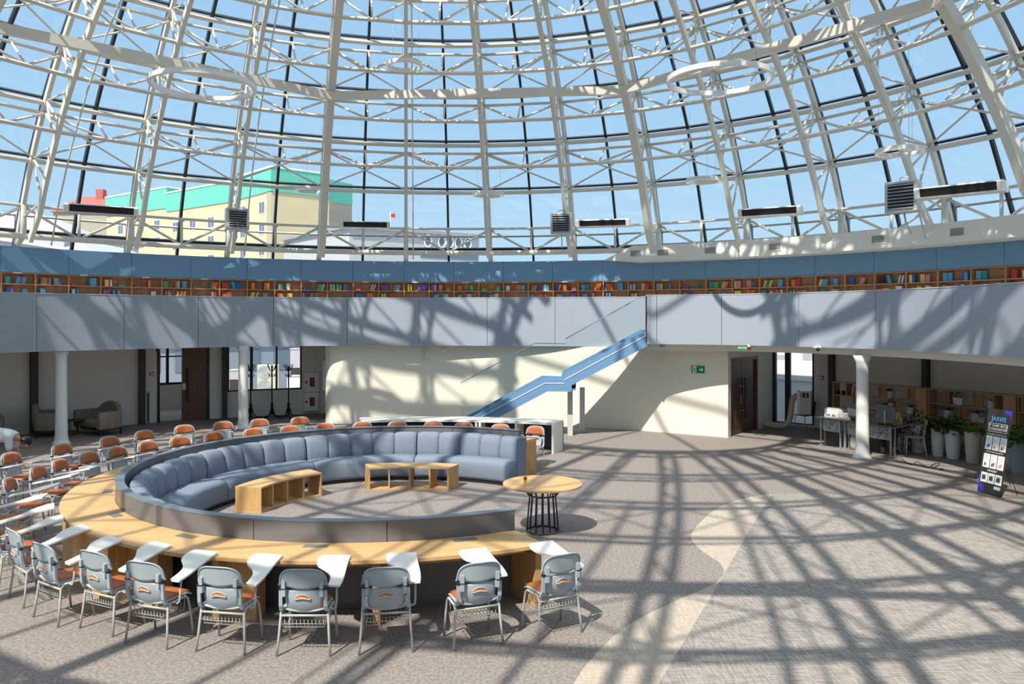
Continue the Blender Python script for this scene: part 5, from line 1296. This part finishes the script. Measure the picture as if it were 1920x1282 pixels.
# ------------------------------------------------------------------ banner on its stand
BL, BR = Vector((8.87, 15.25, 0.03)), Vector((8.97, 14.68, 0.03)); TL, TR = Vector((9.06, 15.2, 1.60)), Vector((9.27, 14.80, 1.58))
bw = (BR-BL); bwn = bw.normalized(); W_ = bw.length
upv = ((TL+TR)/2-(BL+BR)/2); Hb = upv.length; upn = (upv-bwn*upv.dot(bwn)).normalized(); nb_ = bwn.cross(upn)
Mb = Matrix(((bwn.x, -nb_.x, upn.x, BL.x), (bwn.y, -nb_.y, upn.y, BL.y), (bwn.z, -nb_.z, upn.z, BL.z), (0, 0, 0, 1)))
bn = empty('banner_stand', (0, 0, 0)); bn.matrix_world = Mb; tag(bn, 'dark printed banner on a tripod stand in front of the planters', 'banner')
fb = MB().box(0, W_, 0, 0.006, 0, Hb).build('banner_sheet', banner_dark, bn)
mb = MB(); mb.add([(0, -0.002, 0), (0.17, -0.002, 0), (0.15, -0.002, 0.10), (0.06, -0.002, 0.16), (0.03, -0.002, 0.30), (0, -0.002, 0.32)], [(0, 1, 2, 3, 4, 5)]); mb.add([(W_, -0.002, Hb), (W_-0.2, -0.002, Hb), (W_-0.17, -0.002, Hb-0.05), (W_-0.06, -0.002, Hb-0.08), (W_, -0.002, Hb-0.2)], [(0, 1, 2, 3, 4)]); mb.build('blue_corners', banner_blue, fb)
cx = W_/2
text('JARVIS', fb, 0.125, (cx, -0.003, Hb-0.19), text_blue)
text('IT CAMP: ЛЕТО', fb, 0.062, (cx, -0.003, Hb-0.315), sign_white); text('ТЕХНОЛОГИЙ', fb, 0.062, (cx, -0.003, Hb-0.38), sign_white)
mb = MB()
for a, b, c_, d_ in ((0.07, W_-0.07, Hb-0.272, Hb-0.265), (0.07, W_-0.07, Hb-0.43, Hb-0.423), (0.063, 0.07, Hb-0.43, Hb-0.265), (W_-0.07, W_-0.063, Hb-0.43, Hb-0.265)): mb.box(a, b, -0.003, -0.001, c_, d_)
mb.build('title_frame', sign_white, fb)
text('ЧТО ТАКОЕ НАШИ ЛАГЕРЯ?', fb, 0.034, (cx, -0.003, Hb*(1-0.305)), sign_white)
text('ЛАГЕРЬ РОБОТЫ И ДРУГИЕ', fb, 0.030, (cx, -0.003, Hb*(1-0.515)), sign_white); text('ЛОКАЦИИ', fb, 0.045, (cx, -0.003, Hb*(1-0.735)), sign_white)
cw = 0.155; xs = [0.045, 0.045+cw+0.02, 0.045+2*(cw+0.02)]
def card(x0, z0, w2, h2, cols, photo=False):
    c_ = MB().box(x0, x0+w2, -0.004, -0.001, z0, z0+h2).build('card', sign_white, fb)
    if photo: 
        MB().box(x0+0.015, x0+w2-0.015, -0.0055, -0.004, z0+0.03, z0+h2-0.02).build('photo_print', light_grey, c_); MB().box(x0+0.03, x0+w2-0.04, -0.0065, -0.0055, z0+0.05, z0+h2-0.05).build('photo_detail', dark_steel, c_)
    else:
        mb = MB(); [mb.box(x0+0.02, x0+w2-0.03-0.01*(i % 3), -0.0055, -0.004, z0+h2-0.03-0.014*i, z0+h2-0.025-0.014*i) for i in range(8)]; mb.build('printed_lines', light_grey, c_)
        for i, cc in enumerate(cols): mb = MB(); mb.ball((x0+w2*(0.35+0.2*i), -0.004, z0+0.06+0.02*(i % 2)), (0.028, 0.002, 0.035), 10, 6); mb.build('print_blob', cc, c_)
mm_ = [(BOOKM['sky blue'], BOOKM['blue']), (BOOKM['beige'],), (BOOKM['red'], BOOKM['beige'])]
for i, x0 in enumerate(xs):
    card(x0, Hb*(1-0.49), cw, 0.165*Hb, mm_[i]); card(x0, Hb*(1-0.705), cw, 0.165*Hb, ((BOOKM['red'],), (BOOKM['violet'], BOOKM['red']), (BOOKM['beige'], BOOKM['pink']))[i]); card(x0, Hb*(1-0.88), cw, 0.115*Hb, (), True)
mb = MB(); [mb.box(W_-0.19, W_-0.03-0.02*(i % 2), -0.004, -0.001, 0.10+0.02*i, 0.11+0.02*i) for i in range(3)]; mb.build('contact_lines', sign_white, fb)
mb = MB(); mb.tube([(cx, 0.02, Hb*0.62), (cx, 0.03, Hb)], 0.008, 6); mb.tube([(0.0, 0.02, Hb-0.01), (cx, 0.035, Hb*0.6), (W_, 0.02, Hb-0.01)], 0.006, 6); mb.tube([(0.0, 0.02, 0.0), (cx, 0.035, Hb*0.6), (W_, 0.02, 0.0)], 0.006, 6); mb.build('cross_rods', black_plastic, bn)
hubw = Mb @ Vector((cx, 0.04, Hb*0.62)); Mi = Mb.inverted()
for fx in ((1908, 929), (1895, 912)):
    g = fl(*fx); MB().tube([Mi @ hubw, Mi @ Vector((g.x, g.y, 0.006))], 0.007, 6).build('leg', black_plastic, bn)

# ------------------------------------------------------------------ things hanging in the dome
def ring_light(px, py, wpx, dia, lab):
    d = F*dia/wpx; c = at(px, py, d); r = empty('ring_light', c); tag(r, lab, 'ring light', 'white suspended ring lights under the dome')
    ri, ro, h2 = dia/2-0.085, dia/2, 0.11; n = 64; mb = MB(); vs = []
    for k in range(n):
        a = 2*PI*k/n
        for q, z in ((ri, 0), (ro, 0), (ro, h2), (ri, h2)): vs.append((q*math.cos(a), q*math.sin(a), z))
    mb.add(vs, [(4*k+j, 4*((k+1) % n)+j, 4*((k+1) % n)+(j+1) % 4, 4*k+(j+1) % 4) for k in range(n) for j in range(4)]); mb.build('ring', gloss_white, r)
    for k in range(3):
        a = 2*PI*k/3+0.5; p = Vector((c.x+ri*math.cos(a), c.y+ri*math.sin(a))); rr = (p-C).length; zt = math.sqrt(max(0.1, (RS-0.4)**2-rr*rr))
        MB().tube([(ri*math.cos(a), ri*math.sin(a), h2), (ri*math.cos(a), ri*math.sin(a), zt-c.z)], 0.005, 4).build('cable', light_grey, r)
ring_light(381, 164, 192, 2.4, 'large white ring light high over the left side'); ring_light(1350, 153, 197, 2.4, 'large white ring light high over the right side')
ring_light(759, 126, 68, 1.05, 'small white ring light high above the middle'); ring_light(916, 367.5, 59, 1.05, 'small white ring light low in front of the middle rib')
ring_light(583, 359, 60, 1.05, 'small white ring light low beside the yellow apartment block'); ring_light(1320, 341.5, 66, 1.05, 'small white ring light low between the two right air curtains')
ring_light(1687, 288, 86, 1.1, 'small white ring light at right above the grey fan heater')
def air_curtain(px, py, wpx, rz, lab, tilt=0.0):
    d = F*1.62/wpx; c = at(px, py, d); r = empty('air_curtain', c, rz); tag(r, lab, 'air heater', 'white air heater units on the dome base')
    mb = MB(); prof = [(-0.22, 0.10), (-0.16, -0.07), (0.22, -0.07), (0.22, 0.14), (-0.20, 0.14)]
    vs = [(x_, y, z) for x_ in (-0.81, 0.81) for y, z in prof]; n = 5; mb.add(vs, [tuple(range(n)), tuple(range(n, 2*n))[::-1]]+[(i, (i+1) % n, n+(i+1) % n, n+i) for i in range(n)]); mb.build('casing', gloss_white, r)
    mb = MB(); mb.add([(-0.70, -0.224, 0.095), (0.70, -0.224, 0.095), (0.70, -0.172, -0.05), (-0.70, -0.172, -0.05)], [(0, 1, 2, 3)]); mb.box(-0.70, 0.70, -0.235, -0.222, 0.09, 0.11); mb.build('air_slot', black_plastic, r)
    for sx in (-1, 1): MB().tube([(sx*0.6, 0.1, 0.14), (sx*0.6, 0.2, 0.2), (sx*0.6, 0.75, 0.2)], 0.012, 6).build('bracket', dark_steel, r)
for px, py, wp, lab in ((190, 397, 124, 'white air heater hung in front of the red and teal roofs at far left'), (685, 424, 92, 'white air heater hung in the middle near the far end wall'), (1131, 421, 99, 'white air heater right of the middle grey fan heater'),
                        (1444, 400, 114, 'white air heater between the two right ring lights'), (1800, 360, 150, 'white air heater at far right beside the large fan heater')):
    air_curtain(px, py, wp, RZ(ray_phi(px, 14.3))*0.7, lab)
def fan_heater(px, py, wpx, lab):
    d = F*0.68/wpx; c = at(px, py, d); r = empty('fan_heater', c, RZ(ray_phi(px, 14.3))*0.9+0.1); tag(r, lab, 'fan heater')
    MB().box(-0.34, 0.34, -0.12, 0.22, -0.34, 0.34).build('casing', light_grey, r, bevel=0.02)
    MB().box(-0.27, 0.27, -0.125, -0.121, -0.28, 0.28).build('fan_opening', black_plastic, r)
    lv = MB()
    for i in range(8):
        z = -0.26+i*0.073; lv.add([(-0.27, -0.15, z-0.012), (0.27, -0.15, z-0.012), (0.27, -0.125, z+0.012), (-0.27, -0.125, z+0.012), (-0.27, -0.15, z-0.018), (0.27, -0.15, z-0.018), (0.27, -0.125, z+0.006), (-0.27, -0.125, z+0.006)], [(0, 1, 2, 3), (7, 6, 5, 4), (0, 4, 5, 1), (3, 2, 6, 7)])
    lv.build('louvres', silver, r); MB().tube([(-0.1, 0.1, 0.34), (-0.08, 0.1, 0.44), (0.08, 0.1, 0.44), (0.1, 0.1, 0.34)], 0.014, 6).build('pipe_loop', silver, r)
    MB().tube([(0, 0.1, -0.34), (0.02, 0.15, -0.55), (0.0, 0.5, -0.75)], 0.02, 6).build('pipe', light_grey, r)
    MB().tube([(0, 0.2, 0), (0, 0.7, 0)], 0.03, 6).build('bracket', light_grey, r)
fan_heater(445, 411, 41, 'grey fan heater with slats in front of the yellow apartment block'); fan_heater(1052, 419, 39, 'grey fan heater with slats left of the middle air heater'); fan_heater(1692, 369, 58, 'large grey fan heater with slats at right under the small ring light')

# ------------------------------------------------------------------ outside
def ext_box(mb, p, q, depth, z0, z1):
    """box whose front edge runs from p to q (plan), depth to the back"""
    p = Vector(p); q = Vector(q); d = (q-p).normalized(); n = Vector((-d.y, d.x)); n = n if n.y > 0 else -n
    M = Matrix(((d.x, n.x, 0, p.x), (d.y, n.y, 0, p.y), (0, 0, 1, 0), (0, 0, 0, 1))); mb.box(0, (q-p).length, 0, depth, z0, z1, M); return M, (q-p).length
def eat(px, y, d): return Vector(((px-960)/F*d, d)), H-(y-Y0)*d/F
bd = empty('apartment_building', (0, 0, 0)); tag(bd, 'yellow apartment block with a turquoise top storey beyond the glass at left', 'building')
def wing(x0, d0, x1, d1, ytop, yband, name='wing', depth=9.0, m=None, m2=None, ref=1):
    (p, zt), (q, _) = eat(x0, ytop, d0), eat(x1, ytop, d1)
    zt = H-(ytop-Y0)*(d1 if ref else d0)/F; zb = H-(yband-Y0)*(d1 if ref else d0)/F
    mb = MB(); M, L = ext_box(mb, p, q, depth, -0.4, zb); w_ = mb.build('wall', m or yellow_wall, bd)
    mb = MB(); M_ = M; mb.box(-0.15, L+0.15, -0.15, depth, zb, zt, M); mb.build('top_storey', m2 or teal_wall, bd)
    mb = MB(); mb.box(-0.25, L+0.25, -0.25, depth, zt, zt+0.25, M); mb.build('roof_edge', MATS['white_paint'], bd)
    return M, L, zb, zt
def wins(M, L, cols, rows, w=1.9, h=1.8):
    for cx_ in cols:
        for z in rows:
            mb = MB(); mb.box(cx_*L-w/2, cx_*L+w/2, -0.06, 0, z, z+h, M); f_ = mb.build('window', MATS['sign_white'], bd)
            mb = MB(); mb.box(cx_*L-w/2+0.12, cx_*L-0.05, -0.08, -0.061, z+0.12, z+h-0.12, M); mb.box(cx_*L+0.05, cx_*L+w/2-0.12, -0.08, -0.061, z+0.12, z+h-0.12, M); mb.build('pane', glass_dark, f_)
DC = 112.0
M, L, zb, zt = wing(435, 122, 509, DC, 314, 358); base = zb
wins(M, L, (0.3, 0.78), (base-2.9, base-5.9, base-8.9, base-11.9))
wins(M, L, (0.8,), (zb+0.9,), 0.7, 0.7)
M, L, zb2, zt2 = wing(313, 136, 435, 124, 341, 378); wins(M, L, (0.15, 0.42, 0.70), (base-3.4, base-6.4, base-9.4, base-12.4)); wins(M, L, (0.1, 0.35, 0.6), (zb2+0.9,), 0.7, 0.7)
M, L, zb3, zt3 = wing(200, 150, 313, 138, 352, 390); wins(M, L, (0.25, 0.6, 0.85), (zb3-3.6, zb3-6.6, zb3-9.6)); wins(M, L, (0.2, 0.5), (zb3+0.9,), 0.7, 0.7)
# end wall
(p, _), (q, _) = eat(509.2, 314, DC), eat(660, 345, 126)
d = (q-p).normalized(); n = Vector((-d.y, d.x)); Me = Matrix(((d.x, n.x, 0, p.x), (d.y, n.y, 0, p.y), (0, 0, 1, 0), (0, 0, 0, 1))); Le = (q-p).length
zt = H+(Y0-314)*DC/F; MB().box(0, Le, 0, 1.0, -0.4, base, Me).build('end_wall', tan_wall, bd); MB().box(-0.1, Le, -0.1, 1.0, base, zt, Me).build('end_top_storey', teal_wall, bd)
g = empty('office_building', (0, 0, 0)); tag(g, 'pale grey tiled building with round windows beyond the glass, behind the middle ribs', 'building')
(p, zt), (q, _) = eat(655, 441, 66), eat(898, 441, 74); mb = MB(); M, L = ext_box(mb, p, q, 14, -0.4, H+(Y0-437)*70/F); mb.build('wall', grey_tile, g)
mb = MB(); mb.box(-0.3, L+0.3, -0.3, 14, H+(Y0-437)*70/F, H+(Y0-431)*70/F, M); mb.build('parapet', mat('cornice', (0.3, 0.32, 0.33), 0.8), g)
for px in (795, 822, 855, 874, 838):
    t = (px-655)/243; mb = MB(); ring = [(t*L+0.36*math.cos(2*PI*k/24), -0.05, H+(Y0-450)*70/F+0.55*math.sin(2*PI*k/24)) for k in range(24)]; mb.tube([M @ Vector(v) for v in ring], 0.08, 6, closed=True); f_ = mb.build('round_window', sign_white, g)
    mb = MB(); mb.add([M @ Vector(v) for v in ring], [tuple(range(24))]); mb.build('pane', glass_dark, f_)
for i in range(9):
    mb = MB(); mb.box(L*(0.52+i*0.052), L*(0.52+i*0.052)+0.7, -0.05, 0, H+(Y0-482)*70/F, H+(Y0-470)*70/F, M); mb.build('window', glass_dark, g)
# mast with a windsock on the grey building
ms = Vector(((732-960)/F*76, 76)); r = empty('radio_mast', (ms.x, ms.y, 9.5)); tag(r, 'thin mast with a small red flag on the pale grey building', 'mast')
MB().box(-0.06, 0.06, -0.06, 0.06, 0, 3.9).build('pole', light_grey, r); MB().box(-0.06, 0.45, -0.03, 0.03, 3.4, 3.75).build('flag', red, r)
# low roofs at far left
r = empty('red_roof_house', (0, 0, 0)); tag(r, 'house with a red hipped roof and chimney beyond the glass at far left', 'house')
(p, z), (q, _) = eat(100, 378, 160), eat(202, 362, 160); zz = H+(Y0-386)*160/F
mb = MB(); M, L = ext_box(mb, p, q, 10, -0.4, zz-1.2); mb.build('wall', tan_wall, r)
mb = MB(); mb.add([M @ Vector(v) for v in ((-0.5, -0.5, zz-1.2), (L+0.5, -0.5, zz-1.2), (L+0.5, 10.5, zz-1.2), (-0.5, 10.5, zz-1.2), (3, 5, zz+2.6), (L-1, 5, zz+2.6))], [(0, 1, 5, 4), (1, 2, 5), (2, 3, 4, 5), (3, 0, 4)]); mb.build('roof', red_roof, r)
mb = MB(); mb.box(L-4.5, L-3, 4, 5.5, zz+1, zz+4, M); mb.build('chimney', red_roof, r)
r = empty('grey_roof_hall', (0, 0, 0)); tag(r, 'low grey hall with a sloping roof beyond the glass at the left edge', 'building')
(p, z), (q, _) = eat(-60, 440, 60), eat(120, 440, 60); mb = MB(); M, L = ext_box(mb, p, q, 12, -0.4, H+(Y0-440)*60/F); mb.build('wall', grey_tile, r)
z0 = H+(Y0-440)*60/F; mb = MB(); mb.add([M @ Vector(v) for v in ((-0.5, -0.5, z0), (L+2.5, -0.5, z0-1.5), (L+2.5, 12, z0-1.5), (-0.5, 12, z0), (0, 6, z0+2.6), (L-4, 6, z0+2.0))], [(0, 1, 5, 4), (1, 2, 5), (2, 3, 4, 5), (3, 0, 4)]); mb.build('roof', grey_tile, r)
# roof terrace outside the left window: outdoor unit and clutter
po = Vector((0, 32.0, 0))
r = empty('outdoor_unit', (po.x+0.0, po.y, 0.72), 0.25); tag(r, 'cream outdoor air conditioning unit with two round fans seen through the left window', 'outdoor unit')
q = at(502, 737, po.y); r.location = (q.x, po.y, q.z)
MB().box(-0.40, 0.42, 0, 0.4, 0, 1.13).build('casing', ac_cream, r, bevel=0.02)
for z in (0.29, 0.84):
    mb = MB(); 
    for k in range(6): mb.tube([(-0.14+0.045*(k+0.6)*math.cos(2*PI*j/28), -0.02, z+0.045*(k+0.6)*math.sin(2*PI*j/28)) for j in range(28)], 0.006, 4, closed=True)
    mb.build('fan_guard', gloss_white, r); mb = MB(); mb.add([(-0.14+0.26*math.cos(2*PI*j/28), -0.004, z+0.26*math.sin(2*PI*j/28)) for j in range(28)], [tuple(range(28))]); mb.build('fan_recess', light_grey, r)
MB().box(-0.40, 0.42, 0.0, 0.4, -q.z-0.4, -0.02).build('plinth', concrete, r)
def simple_box(name, px, y0, y1, wpx, d, m, lab, cat, dep=0.5, part='casing'):
    a, b = at(px, y1, d), at(px, y0, d); w2 = wpx/F*d; r = empty(name, (a.x, a.y, a.z)); tag(r, lab, cat)
    MB().box(-w2/2, w2/2, 0, dep, 0, b.z-a.z).build(part, m, r, bevel=0.02); MB().box(-w2/2-0.02, w2/2+0.02, -0.02, dep+0.02, b.z-a.z, b.z-a.z+0.04).build('lid', light_grey, r)
    MB().box(-w2/2+0.03, w2/2-0.03, 0.03, dep-0.03, -a.z-0.4, 0).build('stand', dark_steel, r)
simple_box('roof_machine', 440, 695, 712, 22, 31.6, concrete, 'grey machine box outside the left window, left of the column', 'machine')
simple_box('roof_box', 551, 706, 738, 26, 32.0, gloss_white, 'plain white box outside the left window beside the outdoor unit', 'box')
simple_box('roof_machine', 556, 655, 690, 24, 33.0, mat('pink_board', (0.55, 0.48, 0.55), 0.8), 'pale pink board outside at the top of the left window', 'board')
r = empty('terrace_wall', (0, 0, 0)); tag(r, 'grey low building across the terrace outside the left window', 'building')
(p, _), (q, _) = eat(220, 700, 39), eat(660, 700, 44); mb = MB(); M, L = ext_box(mb, p, q, 4, -0.4, 2.2); mb.build('wall', mat('terrace_grey', (0.23, 0.26, 0.31), 0.8), r); mb = MB(); mb.box(-0.2, L+0.2, -0.3, 4, 2.2, 2.5, M); mb.build('roof_edge', concrete, r)
mb = MB(); [mb.box(1+i*1.6, 1.9+i*1.6, -0.04, 0, 0.6, 1.7, M) for i in range(6)]; mb.build('windows', glass_dark, r)
# outside the tall window at right: tiled wall and concrete parapet
chk = bpy.data.materials.new('checker_tiles'); chk.use_nodes = True; n = chk.node_tree.nodes; l = chk.node_tree.links
bk = n.new('ShaderNodeTexChecker'); bk.inputs['Scale'].default_value = 1.0; bk.inputs['Color1'].default_value = (0.68, 0.67, 0.66, 1); bk.inputs['Color2'].default_value = (0.36, 0.34, 0.33, 1)
tcx = n.new('ShaderNodeTexCoord'); mpp = n.new('ShaderNodeMapping'); mpp.inputs['Scale'].default_value = (1.7, 0.01, 3.4); mpp.inputs['Location'].default_value = (0, 0.5, 0)
nz_ = n.new('ShaderNodeTexWhiteNoise'); l.new(tcx.outputs['Object'], mpp.inputs[0])
fl_ = n.new('ShaderNodeVectorMath'); fl_.operation = 'FLOOR'; l.new(mpp.outputs[0], fl_.inputs[0]); l.new(fl_.outputs[0], nz_.inputs['Vector'])
rr_ = n.new('ShaderNodeValToRGB'); rr_.color_ramp.interpolation = 'CONSTANT'; rr_.color_ramp.elements[0].color = (0.74, 0.73, 0.72, 1); rr_.color_ramp.elements[1].position = 0.6; rr_.color_ramp.elements[1].color = (0.40, 0.38, 0.37, 1)
l.new(nz_.outputs['Value'], rr_.inputs[0]); l.new(rr_.outputs[0], n['Principled BSDF'].inputs['Base Color'])
r = empty('tiled_annex', (0, 0, 0)); tag(r, 'white and grey tiled facade outside the tall right window', 'building')
MB().box(10.5, 22, 34.0, 38, 0.9, 6).build('tiled_wall', chk, r); mb = MB(); mb.add([(10.5, 31.5, 0.55), (22, 31.5, -0.2), (22, 34, 1.3), (10.5, 34, 1.55)], [(0, 1, 2, 3)]); mb.build('sloped_sill', concrete, r); MB().box(10.5, 22, 31.4, 34, -0.4, 0.2).build('lower_wall', concrete, r)
r = empty('terrace_parapet', (0, 0, 0)); tag(r, 'pale concrete parapet with sloping coping outside the tall right window', 'parapet')
pr0 = at(1455, 700, 28.5); pr1 = at(1530, 706, 27.2)
mb = MB(); d = Vector((pr1.x-pr0.x, pr1.y-pr0.y)).normalized(); ext = 3
mb.sheet([Vector((pr0.x, pr0.y))-d*ext, Vector((pr1.x, pr1.y))+d*ext], [Vector((pr0.x, pr0.y+0.3))-d*ext, Vector((pr1.x, pr1.y+0.3))+d*ext], -0.4, 1.15); mb.build('wall', concrete, r)
mb = MB(); mb.sheet([Vector((pr0.x, pr0.y-0.1))-d*ext, Vector((pr1.x, pr1.y-0.1))+d*ext], [Vector((pr0.x, pr0.y+0.5))-d*ext, Vector((pr1.x, pr1.y+0.5))+d*ext], 1.15, 1.32); mb.build('coping', light_grey, r)
print('OBJ', len(bpy.data.objects))
